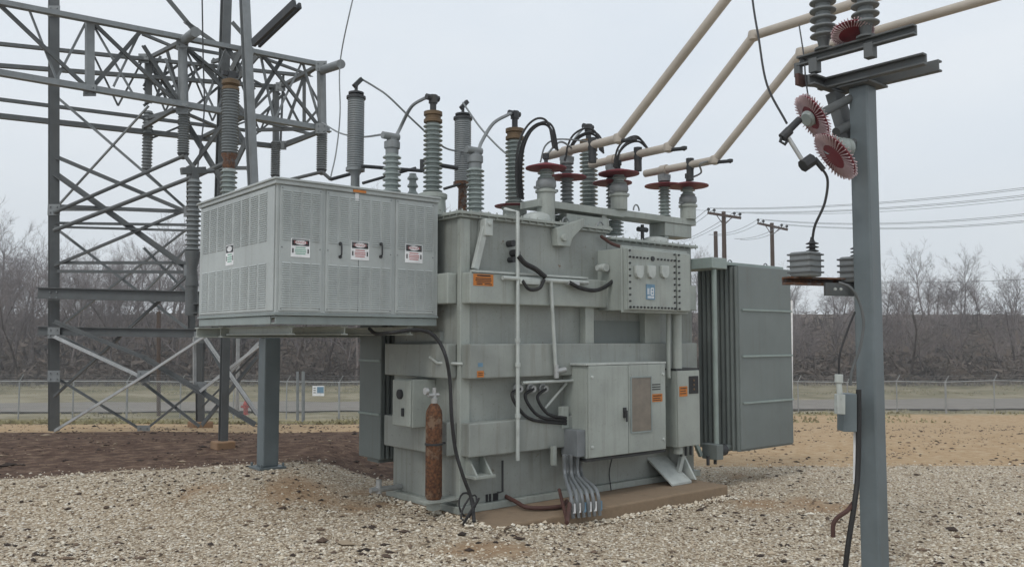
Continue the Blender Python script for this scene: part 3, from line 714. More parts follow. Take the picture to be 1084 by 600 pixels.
# arrester shelf behind the cabinet carrying arresters and post insulators
ZS = ZT - .12
YA0 = YF + 1.05; YA1 = YBK + .95
sh = MB()
pA = at(377, 190, Y=YA1); pB = at(490, 210, Y=YA1)
sh.chan((pA.x - .4, YA1 - .1, ZS), (pB.x + .6, YA1 - .1, ZS), .1, .14).chan((pA.x - .4, YA1 + .12, ZS), (pB.x + .6, YA1 + .12, ZS), .1, .14)
for x in (XL + .1, XL + .9): sh.chan((x, YBK - .05, ZS - .14), (x, YA1 + .2, ZS - .14), .1, .13)
sh.chan((pA.x - .3, YBK - .3, ZS - .14), (pA.x - .3, YA1 + .2, ZS - .14), .1, .13)
sh.chan((pA.x - .35, YBK - .3, ZS), (XL + .2, YBK - .3, ZS), .1, .13)
sh.chan((pA.x - .35, YBK - .05, ZS), (XL + .2, YBK - .05, ZS), .1, .13)
sh.build('arrester_shelf', 'galv', T, .003)
ARL = ['tall dark grey surge arrester standing behind the left end of the ventilated cabinet roof',
       'tall dark grey surge arrester standing behind the transformer between two pale bushings']
arr = None
for i, (px, yt, ybot) in enumerate(((377, 105, 178), (490, 127, 193))):
    p = at(px, yt, Y=YA1); k = pxm(rf(p)[1]); zb = at(px, ybot, Y=YA1).z; x, y = p.x, YA1
    A = thing('surge_arrester', (x, y, ZS + .07), ARL[i], 'surge arrester', 'surge arresters behind the ventilated cabinet')
    r = 9.2 * k
    insul(A, x, y, zb, p.z, r * .93, r, 30, 'porcd', 'housing')
    MB().lathe((x, y, 0), [(r*1.12, p.z), (r*1.12, p.z + .03), (r*.7, p.z + .05), (r*.9, p.z + .06), (r*.9, p.z + .08), (r*.3, p.z + .1), (.02, p.z + .11), (.02, p.z + .18)], 20).build('cap', 'dark', A)
    MB().lathe((x, y, 0), [(r*1.1, zb - .04), (r*1.1, zb), ], 20).lathe((x, y, 0), [(r*.95, ZS + .07), (r*.95, ZS + .12), (r*.6, ZS + .16), (r*.5, zb - .09), (r * .8, zb - .04)], 14).build('base', ('galv', 'rustg')[i], A)
    zt = p.z + .18
    MB().bar((x - .03, y, zt - .03), (x + .07, y, zt + .08), .05, .05).build('terminal', 'dark', A)
    if i == 0: ar1 = Vector((x + .07, y, zt + .08))
    else: ar2 = Vector((x + .0, y, zt + .05))
PIL = ['short pale ribbed post insulator with wide cap behind the middle of the ventilated cabinet roof',
       'pale ribbed post insulator beside the tank corner right of the ventilated cabinet']
pins = []
YP = YBK - .05
for i, (px, yt, ybot) in enumerate(((415, 163, 230), (503, 178, 236))):
    Yp = YBK - .18 if i == 0 else YF + .45
    p = at(px, yt, Y=Yp); k = pxm(rf(p)[1]); x, y = p.x, Yp; zb = ZS + .07 if i == 0 else ZT + .016
    A = thing('post_insulator', (x, y, zb), PIL[i], 'insulator', 'post insulators feeding the high voltage bushings')
    r = 10 * k
    insul(A, x, y, zb + .05, p.z, r * .68, r, 10 if i else 12, 'porc', 'porcelain')
    MB().lathe((x, y, 0), [(r*.9, zb), (r*.9, zb + .03), (r*.7, zb + .05)], 18).build('base', 'galv', A)
    z = p.z
    MB().lathe((x, y, 0), [(r*.7, z), (r*.7, z + .05), (r*.85, z + .06), (r*.85, z + .13), (r*.6, z + .14), (r*.6, z + .15)], 14).cyl((x - .12, y, z + .19), (x + .08, y, z + .19), .04).bar((x, y, z + .15), (x, y, z + .2), .07, .07).build('cap', 'galv', A)
    pins.append(Vector((x, y, z + .2)))
p = at(437, 184, Y=YP); A = thing('post_insulator', (p.x, YP, ZS + .07), 'small stubby insulator with bent rod between the two nearest pale insulators behind the cabinet roof', 'insulator')
insul(A, p.x, YP, ZS + .1, p.z, .04, .062, 7); MB().cyl((p.x, YP, ZS + .06), (p.x, YP, ZS + .1), .05).build('base', 'galv', A)
# grounding rods along the back
MB().cyl(at(383, 176, Y=YA1 - .16), at(447, 181, Y=YA1 - .16), .022).cyl(at(447, 169, Y=YA1 - .16), at(447, 182, Y=YA1 - .16), .03).cyl(at(447, 172, Y=YA1 - .16), at(484, 178, Y=YA1 - .16), .028).build('switch_rod', 'dark', T)
MB().cyl(at(350, 190, Y=YA1 + .3), at(372, 184, Y=YA1 + .3), .022).cyl(at(384, 194, Y=YA1 - .1), at(440, 178, Y=YA1-.1), .018).cyl(at(470, 200, Y=YA1 - .1), at(487, 195, Y=YA1 - .1), .018).build('switch_rod', 'dark', T)

# jumper wires: arrester to bushing, insulator to bushing
def wire(label, pts, r=.012, m='galv', name='wire', k=8, group='overhead wires and jumpers'):
    pts = spline(pts, k); o = MB().tube(pts, r, 6).build(name, m, None, org=pts[0])
    tag(o, label, 'wire', group); return o
wire('thin grey wire rising from the left arrester and falling behind the first bushing', [ar1, at(398, 93, D=10.2), at(412, 103, D=10.2), at(440, 130, D=10.4), at(470, 156, D=10.7), at(492, 160, D=10.9), pins[1] + Vector((-.12, 0, 0))])
wire('stout grey jumper from the short insulator up to the first bushing', [pins[0] + Vector((.05, 0, 0)), at(423, 137, D=9.7), at(435, 114, D=9.5), at(448, 105, D=9.3), t1 - Vector((.05, 0, .03))], .02)
wire('stout grey jumper from the insulator at the tank corner up to the second bushing', [pins[1] + Vector((.05, 0, 0)), at(510, 150, D=9.5), at(522, 131, D=9.6), at(537, 122, D=9.7), t2 - Vector((.05, 0, .03))], .02)
wire('thin grey wire slanting down from the second arrester', [ar2, at(506, 132, D=10.7), at(520, 148, D=10.4), at(535, 162, D=10.2), at(552, 172, D=10.2)])
wire('thin wire curving up to the third bushing terminal', [at(603, 170, D=10.2), at(606, 152, D=10.4), at(613, 141, D=10.5), t3 - Vector((.05, 0, .03))], .014)
wire('pale wire sagging from the lattice arm to the short insulator', [at(341, 130, D=13), at(360, 141, D=12), at(382, 145, D=11), pins[0] - Vector((.1, 0, 0))], .012)

# black jumper bundles
def loop(pts_list, lab, n=3, sp=.03):
    A = thing('cable_bundle', pts_list[0], lab, 'cables', 'looped black cable bundles over the transformer')
    for i in range(n):
        o = (i - (n-1)/2) * sp
        MB().tube(spline([Vector(p) + Vector((o, o * .6, abs(o) * (.8 if 0 < j < len(pts_list)-1 else 0))) for j, p in enumerate(pts_list)]), .0125, 7).build('cable', 'black', A)
DL = 9.3
loop([at(551, 210, D=DL), at(549, 188, D=DL), at(552, 160, D=DL), at(561, 141, D=DL), at(573, 133, D=DL), at(583, 139, D=DL), at(588, 158, D=DL)], 'tallest arching loop of black cables beside the second bushing', 4, .05)
loop([at(600, 172, D=9.8), at(605, 157, D=9.8), at(613, 147, D=9.8), at(625, 143, D=9.8), at(634, 150, D=9.8), at(637, 161, D=9.8)], 'black cable loop over the leftmost tan tube', 4, .05)
loop([at(651, 178, D=9.9), at(655, 163, D=9.9), at(664, 153, D=9.9), at(676, 150, D=9.9), at(686, 158, D=9.9)], 'black cable loop over the middle tan tube', 3, .055)

# low-voltage turret bushings and post insulators under the bus tubes
YV = YF + .12; YI = YF + .34; YBM = YF + .22
zbL = at(590, 217, Y=YBM - .14).z; zbR = at(668, 226, Y=YBM - .14).z
LVL = []
for i, (px, ydisc, ytop, ybt, hw) in enumerate(((578, 178, 170, 228, 22), (655, 184, 174, 236, 22), (728, 197, 186, 245, 22))):
    Yv = YV
    p = at(px, ydisc, Y=Yv); k = pxm(rf(p)[1]); x, y = p.x, Yv; z = p.z
    zbt = (ZT + .01, zbR + .03, zbR + .03)[i]
    B = MB().lathe((x, y, 0), [(.1, zbt), (.1, z - .28), (.12, z - .275), (.12, z - .25), (.09, z - .24), (.09, z - .19)], 18).build('turret', 'tank2', T)
    insul(B, x, y, z - .19, z - .02, .065, .095, 3)
    MB().lathe((x, y, 0), [(.1, z - .23), (.115, z - .2), (.11, z - .15), (.085, z - .12)], 18).cyl((x - .17, y, z - .235), (x + .17, y, z - .235), .016).build('clamp', 'galv', B)
    MB().lathe((x, y, z - .02), [(.05, 0), (hw*k, .012), (hw*k, .024), (.07, .07), (.05, .075)], 30).build('guard_disc', 'red', B)
    MB().cyl((x, y, z + .03), (x, y, z + .14), .022).cyl((x, y, z + .1), (x, y, z + .16), .035, 8).build('terminal', 'dark', B)
    LVL.append(Vector((x, y, z + .14)))
tube_pts = []
zt_av = sum(at(px, py, Y=YI).z for px, py in ((600, 162), (648, 170), (703, 178))) / 3
for i, (px, py) in enumerate(((600, 162), (648, 170), (703, 178))):
    p = at(px, py, Y=YI); x, y = p.x, YI; z = zt_av
    zbs = (zbL + .04, zbL + .04, zbR + .03)[i]
    B = MB().lathe((x, y, 0), [(.08, zbs), (.08, zbs + .03), (.06, zbs + .04)], 16).build('bus_support', 'tank2', T)
    insul(B, x, y, zbs + .04, z - .16, .055, .08, 10, 'porcd' if i != 2 else 'porc')
    MB().lathe((x, y, 0), [(.06, z - .16), (.08, z - .15), (.08, z - .11), (.05, z - .1)], 16).box(x - .07, x + .07, y - .05, y + .05, z - .11, z - .062).build('cap', 'galv', B)
    zd = at(px, (188, 194, 197)[i], Y=YI).z
    MB().lathe((x, y, zd - .015), [(.05, 0), (21 * pxm(rf(p)[1]), .01), (21 * pxm(rf(p)[1]), .022), (.05, .05)], 28).build('guard_disc', 'red', B)
    tube_pts.append((x, z))
# cross beam carrying the turrets
xl0 = at(570, 214, Y=YBM - .14).x; xl1 = at(661, 222, Y=YBM - .14).x; xr1 = at(737, 234, Y=YBM - .14).x
MB().box(xl0, xl1, YBM - .14, YBM + .17, zbL - .04, zbL + .04).build('cross_beam', 'tank2', T, .005)
MB().box(xl1 - .1, xr1, YBM - .139, YBM + .169, zbR - .045, zbR + .03).build('cross_beam', 'tank2', T, .005)
m = MB(); xa = at(704, 240, Y=YBM - .12).x; xb = at(732, 240, Y=YBM - .12).x
m.box(xa, xb, YBM - .12, YBM + .14, at(704, 249, Y=YBM - .12).z, zbR - .046).box(xa + .02, xa + .09, YBM - .1, YBM + .1, ZT2 - .01, at(704, 249, Y=YBM - .12).z + .01); m.build('beam_bracket', 'tank2', T, .005)
xa = at(600, 240, Y=YBM-.12).x; xb = at(645, 240, Y=YBM - .12).x
MB().box(xa, xb, YBM - .12, YBM + .1, ZT - .01, zbL - .075).box(xb - .1, xb - .02, YBM - .1, YBM + .05, ZT - .02, zbL - .02).build('beam_bracket', 'tank2', T, .005)
p = at(680, 243, Y=YF + .2)
MB().cyl((p.x - .08, YF + .2, p.z), (p.x + .08, YF + .2, p.z), .03).cyl((p.x, YF + .2, ZT2), (p.x, YF + .2, p.z + .06), .022).build('valve', 'dark', T)
# lids, domes and little fittings on the cover
for px, py, r, h, zd_ in ((568, 232, .16, .1, ZT), (693, 252, .17, .08, ZT2)):
    p = at(px, py, Y=YF + .15); MB().lathe((p.x, YF + .15, zd_), [(r, 0), (r, .04), (r*.9, h*.8), (r*.5, h*1.1), (0, h*1.15)], 24).build('relief_dome', 'conduit', T)
p = at(580, 222, Y=YF + .3); MB().lathe((p.x, YF + .3, ZT + .02), sheds(0, .22, .08, .12, 4), 18).lathe((p.x, YF + .3, ZT + .24), [(.06, 0), (.15, .01), (.15, .02), (.05, .05)], 20).build('spare_bushing', 'porc', T)
p = at(650, 236, Y=YF + .3); MB().lathe((p.x, YF + .3, ZT - .02), sheds(0, .18, .08, .12, 4), 18).lathe((p.x, YF + .3, ZT + .2), [(.06, 0), (.17, .01), (.17, .02), (.05, .05)], 20).build('spare_bushing', 'porc', T)
m = MB()
for px in (637, 675, 600):
    p = at(px, 230, Y=YF + .0); m.tube([Vector((p.x + .05*math.cos(t), YF + .02, (ZT if px < 640 else zbR + .03) + .07*math.sin(t))) for t in [k*math.pi/8 for k in range(9)]], .01, 6)
m.build('lifting_eyes', 'galv', T)
m = MB(); m.cyl((XL + .5, YF + .25, ZT), (XL + .5, YF + .25, ZT + .06), .06); m.build('cover_pipe', 'conduit', T)
MB().tube(spline([at(636, 250, Y=YF-.05), at(648, 258, Y=YF - .1), at(660, 262, Y=YF-.2)]), .02, 8).build('cover_pipe', 'rustred', T)

# ---- bus tubes
def bus(i, p_end, p_b1, p_b2, p_far, lab):
    x, z = tube_pts[i]
    A0 = at(*p_end, X=x); A1 = at(*p_b1, X=x); A2 = at(*p_b2, X=x)
    A0.z = z; A1.z = z
    A3 = A2 + Vector((0, -5.0, 0))
    B = thing('bus_tube', A1, lab, 'bus tube', 'tan bus tubes running from the transformer to the upper right')
    m = MB().tube([A0, A1], .048, 18).tube([A1, A2], .048, 18).tube([A2, A3], .048, 18)
    m.build('tube', 'bus', B)
    for q in (A1, A2): MB().lathe(q - Vector((0, 0, .075)), [(.02, .015), (.055, .03), (.064, .075), (.055, .12), (.02, .135)], 16).build('elbow', 'bus', B)
    MB().cyl((x, YI - .05, z), (x, YI + .05, z), .065).build('coupling', 'bus', B)
    MB().cyl(A1 + Vector((0, -.0, -.03)), A1 + Vector((0, -.22, -.05)), .022).lathe(A1 + Vector((0, -.22, -.08)), [(.0, 0), (.035, .02), (.035, .05), (0, .06)], 10).build('bracket', 'dark', B)
    MB().cyl((x, YI - .42, z - .02), (x, YI - .42, z - .2), .045, 14).cyl((x, YI - .42, z - .06), (x, YI - .42, z + .08), .05).build('clamp', 'dark', B)
    return A0, A1, A2, A3
b1 = bus(0, (577, 167), (655, 148), (790, -28), None, 'leftmost tan bus tube rising steeply out of the top of the view')
b2 = bus(1, (625, 174), (708, 161), (798, 38), None, 'middle tan bus tube bending up from the transformer top')
b3 = bus(2, (683, 182), (757, 171), (848, 56), None, 'rightmost tan bus tube ending lowest over the transformer')
print('bus', b1[1], b1[2], b2[2], b3[2])
for i, (L, b) in enumerate(zip(LVL, (b1, b2, b3))):
    e = Vector((b[0].x, L.y + .1, b[0].z))
    if i == 2: pts = [L, at(731, 188, Y=L.y), at(742, 183, Y=L.y - .3), at(741, 174, Y=L.y-.5), e + Vector((0, -.6, 0))]
    else: pts = [L, (L + e) / 2 + Vector((0, 0, .12)), e]
    wire(('thin', 'short thin', 'looped thin')[i] + ' wire joining the ' + ('leftmost', 'middle', 'rightmost')[i] + ' bus tube to its bushing', pts, .012)
wire('thin wire arching over the end of the leftmost tan tube', [at(572, 172, D=9.4), at(577, 155, D=9.4), at(588, 148, D=9.5), at(606, 148, D=9.7), at(622, 150, D=9.9)], .01)

# ------------------------------------------------------------------ ventilated cabinet on a post
YC = YF + .22
XCR = at(464, 300, Y=YC).x; XCL = at(291, 300, Y=YC).x
YCB = at(210, 300, X=XCL).y
zc1 = at(291, 191, Y=YC).z; zc0 = at(291, 331, Y=YC).z; zk0 = at(291, 343.5, Y=YC).z
print('cab', XCL, XCR, YC, YCB, zc0, zc1, 'XL', XL)
K2 = thing('ventilated_cabinet', (XCL, YC, zk0), 'pale grey louvred metal cabinet with four warning signs raised on a post', 'cabinet')
MB().box(XCL + .012, XCR, YC + .012, YCB, zc0, zc1).build('body', 'cab', K2, .006)
MB().box(XCL - .03, XCR + .01, YC - .03, YCB + .03, zc1 + .012, zc1 + .032).box(XCL - .015, XCR, YC - .015, YCB + .015, zc1 - .025, zc1 + .0115).build('roof', 'cab', K2, .004)
MB().box(XCL - .004, XCR - .0, YC - .004, YCB, zc0 - .02, zc0 - .001).chan((XCL + .02, YC + .07, (zk0+zc0)/2 - .01), (XCR, YC + .07, (zk0+zc0)/2 - .01), .09, zc0 - zk0 - .03, flip=-1).chan((XCL + .06, YC + .12, (zk0+zc0)/2 - .01), (XCL + .06, YCB, (zk0+zc0)/2 - .01), .09, zc0 - zk0 - .03).build('base_frame', 'cabd', K2, .003)
# doors with louvres
def louvres(mb, u0, u1, z0, z1, cols, plane, fixed, rows):
    cw = (u1 - u0) / cols
    for c in range(cols):
        for r_ in range(rows):
            z = z0 + (z1 - z0) * (r_ + .5) / rows; h = (z1 - z0) / rows * .55
            a, b = u0 + cw * (c + .09), u0 + cw * (c + .91)
            if plane == 'Y':
                mb.add([(a, fixed, z + h/2), (b, fixed, z + h/2), (b, fixed - .008, z - h/2), (a, fixed - .008, z - h/2), (a, fixed, z - h/2), (b, fixed, z - h/2)], [(0,1,2,3), (3,2,5,4), (0,3,4), (1,5,2)])
            else:
                mb.add([(fixed, a, z + h/2), (fixed, b, z + h/2), (fixed - .008, b, z - h/2), (fixed - .008, a, z - h/2), (fixed, a, z - h/2), (fixed, b, z - h/2)], [(0,1,2,3), (3,2,5,4), (0,3,4), (1,5,2)])
def danger_sign(parent, cx, cz, w, h, plane, fixed, lm, lab):
    """white sign, black header with pale oval, lines of print"""
    def P(u, o, v): return (cx + u, fixed - o, cz + v) if plane == 'Y' else (fixed - o, cx - u, cz + v)
    def rect(mb, u0, u1, v0, v1, o0, o1):
        a = P(u0, o0, v0); b = P(u1, o1, v1); mb.box(a[0], b[0], a[1], b[1], a[2], b[2])
    m = MB(); rect(m, -w/2, w/2, -h/2, h/2, .0, .004); s = m.build('warning_sign', 'white', parent); s['label'] = lab
    m = MB(); rect(m, -w*.45, w*.45, h*.12, h*.46, .0035, .0055); m.build('header', 'lblack', s)
    def ell(a, b, o, mat, nm):
        m = MB(); pts = [P(a*math.cos(t), o, h*.29 + b*math.sin(t)) for t in [k*2*math.pi/28 for k in range(28)]]
        off = (0, -.001, 0) if plane == 'Y' else (-.001, 0, 0); m.poly(pts, off); m.build(nm, mat, s)
    ell(w*.3, h*.13, .0056, 'white', 'oval')
    if plane == 'Y':
        cu = bpy.data.curves.new('txt', 'FONT'); cu.body = 'DANGER'; cu.size = h * .2; cu.align_x = 'CENTER'; cu.align_y = 'CENTER'
        to = bpy.data.objects.new('txt', cu); C.objects.link(to)
        to.rotation_euler = (R(90), 0, 0); to.location = P(0, .0075, h*.29)
        bpy.context.view_layer.update(); dg = bpy.context.evaluated_depsgraph_get()
        me = bpy.data.meshes.new_from_object(to.evaluated_get(dg)); me.transform(to.matrix_world); me.transform(Matrix.Translation(-base_of(s)))
        me.materials.clear(); me.materials.append(G['lred']); bpy.data.objects.remove(to)
        o = bpy.data.objects.new('lettering', me); C.objects.link(o); o.parent = s
    m = MB()
    for i, v in enumerate((.02, -.1, -.2, -.31)):
        ww = (.26, .3, .3, .26)[i]; rect(m, -w*ww, w*ww, h*v - h*.028, h*v + h*.02, .0035, .005)
    m.build('print', lm, s)
    m = MB()
    for sx in (-1, 1): rect(m, sx*w*.4 - w*.035, sx*w*.4 + w*.035, -h*.28, -h*.04, .0035, .005)
    m.build('arrow_marks', 'lblack', s)
def uX(px): return at(px, 260, Y=YC).x
zu1, zu0 = at(291, 199, Y=YC).z, at(291, 253, Y=YC).z
zl1, zl0 = at(291, 276, Y=YC).z, at(291, 325, Y=YC).z
doors = [(296, 341, 4), (345, 415.5, 6), (419, 460, 4)]
signs = [(318, 262.5, 'lgreen'), (381, 265.5, 'lred'), (438, 268.5, 'lred')]
slab_ = ['white danger sign with green print on the left panel', 'white danger sign with red print between the door handles', 'white danger sign with red print on the right panel']
for i, (p0, p1, nc) in enumerate(doors):
    d = MB().box(uX(p0), uX(p1), YC, YC + .0115, zc0 + .02, zc1 - .035).build('door', 'cab', K2, .003)
    m = MB(); louvres(m, uX(p0) + .015, uX(p1) - .015, zu0, zu1, nc, 'Y', YC, 23); m.build('upper_louvres', 'cab', d)
    m = MB(); louvres(m, uX(p0) + .015, uX(p1) - .015, zl0, zl1, nc, 'Y', YC, 20); m.build('lower_louvres', 'cab', d)
    q = at(signs[i][0], signs[i][1], Y=YC); k = pxm(rf(q)[1]) / .772
    danger_sign(d, q.x, q.z, 20.5 * k * .82, 19.5 * k * .78, 'Y', YC, signs[i][2], slab_[i])
    if i == 1:
        for px in (360, 403):
            q = at(px, 265, Y=YC)
            m = MB().tube([(q.x, YC, q.z + .055), (q.x, YC - .03, q.z + .045), (q.x, YC - .03, q.z - .045), (q.x, YC, q.z - .055)], .008, 8)
            for s_ in (1, -1): m.cyl((q.x, YC, q.z + s_*.06), (q.x, YC - .012, q.z + s_*.06), .016)
            m.build('handle', 'dark', d)
        xs_ = uX(379.5); MB().box(xs_ - .002, xs_ + .002, YC - .0015, YC + .0, zc0 + .03, zc1 - .04).build('door_gap', 'lblack', d)
    m = MB()
    for z in (zc0 + .04, (zc0+zc1)/2, zc1 - .055):
        for x in (uX(p0) + .02, uX(p1) - .02): m.lathe((x, YC, z), [(0, 0), (.007, 0), (.006, .004), (0, .005)], 8, axis=(0, -1, 0))
    m.build('bolts', 'galv', d)
q = at(379, 203, Y=YC); q.z = zc1 - .008
MB().box(q.x - .06, q.x + .075, YC - .022, YC - .0155, q.z - .012, q.z + .012).build('orange_strip', 'orange', K2)
MB().box(q.x - .03, q.x + .01, YC - .0035, YC - .0002, q.z - .09, q.z - .02).build('paint_scrape', 'white', K2)
# left face
d = MB().box(XCL, XCL + .0115, YC + .04, YCB - .03, zc0 + .02, zc1 - .035).build('side_panel', 'cab', K2, .003)
m = MB(); ya = at(283, 260, X=XCL).y; yb = at(214, 260, X=XCL).y
louvres(m, ya, yb, zu0, zu1, 8, 'X', XCL, 23); m.build('upper_louvres', 'cab', d)
m = MB(); louvres(m, ya, yb, zl0, zl1, 8, 'X', XCL, 20); m.build('lower_louvres', 'cab', d)
q = at(243.5, 270, X=XCL); danger_sign(d, q.y, q.z, .2, .2, 'X', XCL, 'lgreen', 'small white danger sign on the left side panel')
# support beams and post
PB = at(283, 497, Z=.2); PB.z = zg(PB.x, PB.y)
print('post', PB, zg(PB.x, PB.y), rf(PB), at(283,497,D=rf(PB)[1]))
bt = MB(); zb1 = zk0 - .001
ybm = min(PB.y, YCB - .15)
bt.ibm((XCL + .15, YCB - .25, zb1 - .055), (XL - .02, YCB - .25, zb1 - .055), .12, .11)
for px in (232, 255):
    yq = at(px, 352, X=XCL + .2).y
for xx in (XCL + .22, XCL + .75, XCR - .25): bt.ibm((xx, YC + .12, zb1 - .045), (xx, YCB - .32, zb1 - .045), .07, .085)
bt.ibm((XCL + .15, PB.y, zb1 - .055), (XL - .02, PB.y, zb1 - .055), .12, .11) if PB.y > YCB - .1 else None
b_ = bt.build('support_beams', 'tank2', K2, .003)
ps = thing('steel_post', PB, 'blue grey square steel post on a base plate holding up the louvred cabinet', 'post')
w = 24.0 * pxm(rf(PB)[1]) / 1.4
MB().box(PB.x - w/2, PB.x + w/2, PB.y - w/2, PB.y + w/2, PB.z + .03, zb1 - .111).build('shaft', 'post', ps, .012)
pl = MB().box(PB.x - w*.85, PB.x + w*.85, PB.y - w*.85, PB.y + w*.85, PB.z + .005, PB.z + .03)
for sx in (-1, 1):
    for sy in (-1, 1): pl.cyl((PB.x + sx*w*.7, PB.y + sy*w*.7, PB.z + .03), (PB.x + sx*w*.7, PB.y + sy*w*.7, PB.z + .07), .015, 6)
pl.build('base_plate', 'post', ps, .004)
MB().box(PB.x - w, PB.x + w, PB.y - w, PB.y + w, PB.z - .3, PB.z + .004).build('footing', 'concg', ps, .02)

# long black hose
hz = MB().tube(spline([at(391, 348, Y=YC + .4), at(398, 353, Y=YC+.2), at(415, 352, Y=YC - .05), at(440, 349, Y=YC - .1), at(458, 354, Y=YC - .15), at(470, 372, Y=YF - .2), at(476, 400, Y=YF - .22), at(478, 440, Y=YF - .25), at(482, 475, Y=YF-.25), at(490, 503, Y=YF-.3), at(499, 528, Y=YF-.33), at(502, 552, Z=.01)]), .018, 8)
for k in range(3):
    c_ = at(494 + k, 534 + 3 * k, Z=.1); hz.tube([c_ + Vector((.09*math.cos(t), .03*math.sin(t) - .02*k, .11*math.sin(t + k))) for t in [j*2*math.pi/14 for j in range(15)]], .01, 6)
tag(hz.build('hose', 'black', None, org=at(502, 552, Z=0)), 'long black hose hanging down the tank corner from under the cabinet', 'hose')

# gas cylinder
Xq = XL - .2
g = at(459, 528, X=XL - .25); gx, gy = g.x, g.y; gz0_ = .072
zt_ = at(459, 432, X=XL - .25).z
GC = thing('gas_cylinder', (gx, gy, 0.0), 'rusty brown gas cylinder strapped upright against the left tank wall', 'gas cylinder')
r = 8.8 * pxm(rf(g)[1])
MB().box(gx - .12, XL - .0, gy - .1, gy + .1, g.z - .02, g.z).bar((gx, gy, g.z - .1), (gx, gy, g.z - .021), .1, .1).build('shelf', 'tank2', GC)
MB().lathe((gx, gy, 0), [(r*.85, g.z + .001), (r, g.z + .03), (r, zt_ - .06), (r*.92, zt_ - .02), (r*.6, zt_ + .03), (r*.35, zt_ + .05)], 24).build('body', 'rust', GC)
MB().lathe((gx, gy, 0), [(.03, zt_ + .05), (.035, zt_ + .1), (.02, zt_ + .11), (.02, zt_ + .2)], 12).cyl((gx - .07, gy, zt_ + .13), (gx + .05, gy, zt_ + .13), .02).lathe((gx - .08, gy, zt_ + .17), [(0, 0), (.035, 0), (.035, .03), (0, .03)], 14, axis=(-1, 0, 0)).build('valve', 'alum', GC)
MB().lathe((gx, gy, 0), [(r+.004, zt_ - .35), (r + .008, zt_ - .35), (r + .008, zt_ - .33), (r+.004, zt_ - .33)], 24).cyl((gx, gy, zt_ - .34), (XL - .12, gy, zt_ - .34), .01).build('strap', 'dark', GC)

# ------------------------------------------------------------------ right hand steel structure
FC = 6.5
cp_ = at(918.5, 300, D=FC); cx, cy = cp_.x, cp_.y
cz = zg(cx, cy); ztop = at(918, 84, D=FC).z
print('column', cx, cy, cz, ztop)
SS = thing('switch_structure', (cx, cy, cz), 'tall blue grey steel column with a channel frame on top, right of the yard', 'steel structure')
wc = .15
zlc = at(869, 90, X=cx - .14).z - .06
MB().box(cx - wc/2, cx + wc/2, cy - wc/2, cy + wc/2, cz - .2, zlc).build('column', 'post', SS, .012)
def YY(px, py): return at(px, py, X=cx - .2)
Xb1 = cx - .28; Xb2 = cx - .02
p0 = at(845, 66, X=Xb1); z1_ = p0.z
p1 = at(869, 92, X=Xb2); z2_ = ztop + .0
fr = MB()
ylow0 = p1.y
ye = cy - .55
y0u = p0.y
fr.chan((Xb1, y0u, z1_), (Xb1, ye, z1_), .06, .075)
zl_ = at(869, 90, X=Xb2 - .12).z
fr.chan((Xb2 - .12, at(867, 90, X=Xb2 - .12).y, zl_), (Xb2 - .12, ye, zl_), .06, .085).chan((Xb2 + .12, at(867, 90, X=Xb2-.12).y, zl_), (Xb2 + .12, ye, zl_), .06, .085, flip=-1)
yl = at(867, 90, X=Xb2 - .12).y
fr.chan((Xb1 - .06, yl - .05, zl_), (Xb2 + .16, yl - .05, zl_), .06, .084)
for y in (yl - .05, yl - .5): fr.bar((Xb1, y, zl_ + .06), (Xb1, y, z1_ - .01), .07, .07)
fr.bar((Xb1, y0u, zl_ + .06), (Xb1, y0u, z1_ - .01), .05, .05)
fr.bar((Xb1, y0u - .02, zl_ + .03), (Xb2 - .12, yl, zl_ + .03), .06, .08)
fr.box(cx - .15, cx + .15, cy - .13, cy + .13, zl_ - .06, zl_ - .043)
fr.build('top_frame', 'galvd', SS, .003)
MB().ang((cx - .03, yl - .05, zl_ - .06), (cx - .03, cy + .05, ztop - .75), .08).ang((cx + .05, yl - .05, zl_ - .06), (cx + .05, cy + .05, ztop - .75), .08).build('knee_brace', 'galvd', SS)
MB().box(Xb1 - .1, Xb1 - .0, y0u - .06, y0u - .03, zl_ - .03, zl_ + .06).build('rusty_end_plate', 'rustred', SS)
MB().box(cx - .16, cx + .16, cy - .16, cy + .16, cz - .01, cz + .02).build('base_plate', 'post', SS)

# cap-and-pin insulators standing on the frame
RL = ['dark ribbed insulator standing at the outer end of the top frame', 'dark ribbed insulator with a spiked red guard above the column head']
for i, px in enumerate((872, 917)):
    p = at(px, 52, X=Xb1); k = pxm(rf(p)[1]); y = p.y; zb = z1_ + .038
    A = thing('frame_insulator', (Xb1, y, zb), RL[i], 'insulator', 'insulators on the right steel frame')
    MB().lathe((Xb1, y, 0), [(.07, zb), (.07, zb + .015), (.035, zb + .02), (.05, zb + .09)], 14).build('base', 'galvd', A)
    insul(A, Xb1, y, zb + .09, zb + .42, .055, .1, 5, 'porcd', 'porcelain')
    MB().lathe((Xb1, y, 0), [(.06, zb + .42), (.06, zb + .48), (.03, zb + .5)], 12).build('cap', 'galvd', A)
def guard(parent, c, ax, rad, nm='spiked_guard'):
    ax = Vector(ax).normalized(); a = ax.orthogonal().normalized(); b = ax.cross(a); m = MB(); c = Vector(c)
    m.lathe(c - ax * .01, [(.03, 0), (rad*.93, .005), (rad*.93, .012), (.03, .022)], 26, axis=ax)
    o = m.build(nm, 'red', parent); m = MB()
    for j in range(40):
        t = 2*math.pi*j/40; d = a*math.cos(t) + b*math.sin(t); L_ = rad * random.uniform(.93, 1.0)
        m.bar(c + d*rad*.5 + ax*.012, c + d*L_ + ax*.012, .0042, .012, up=ax); m.bar(c + d*rad*.6 - ax*.018, c + d*L_ - ax*.018, .0042, .01, up=ax)
    m.build('guard_fins', 'pinkw', o); return o
p = at(909, 33, X=Xb1)
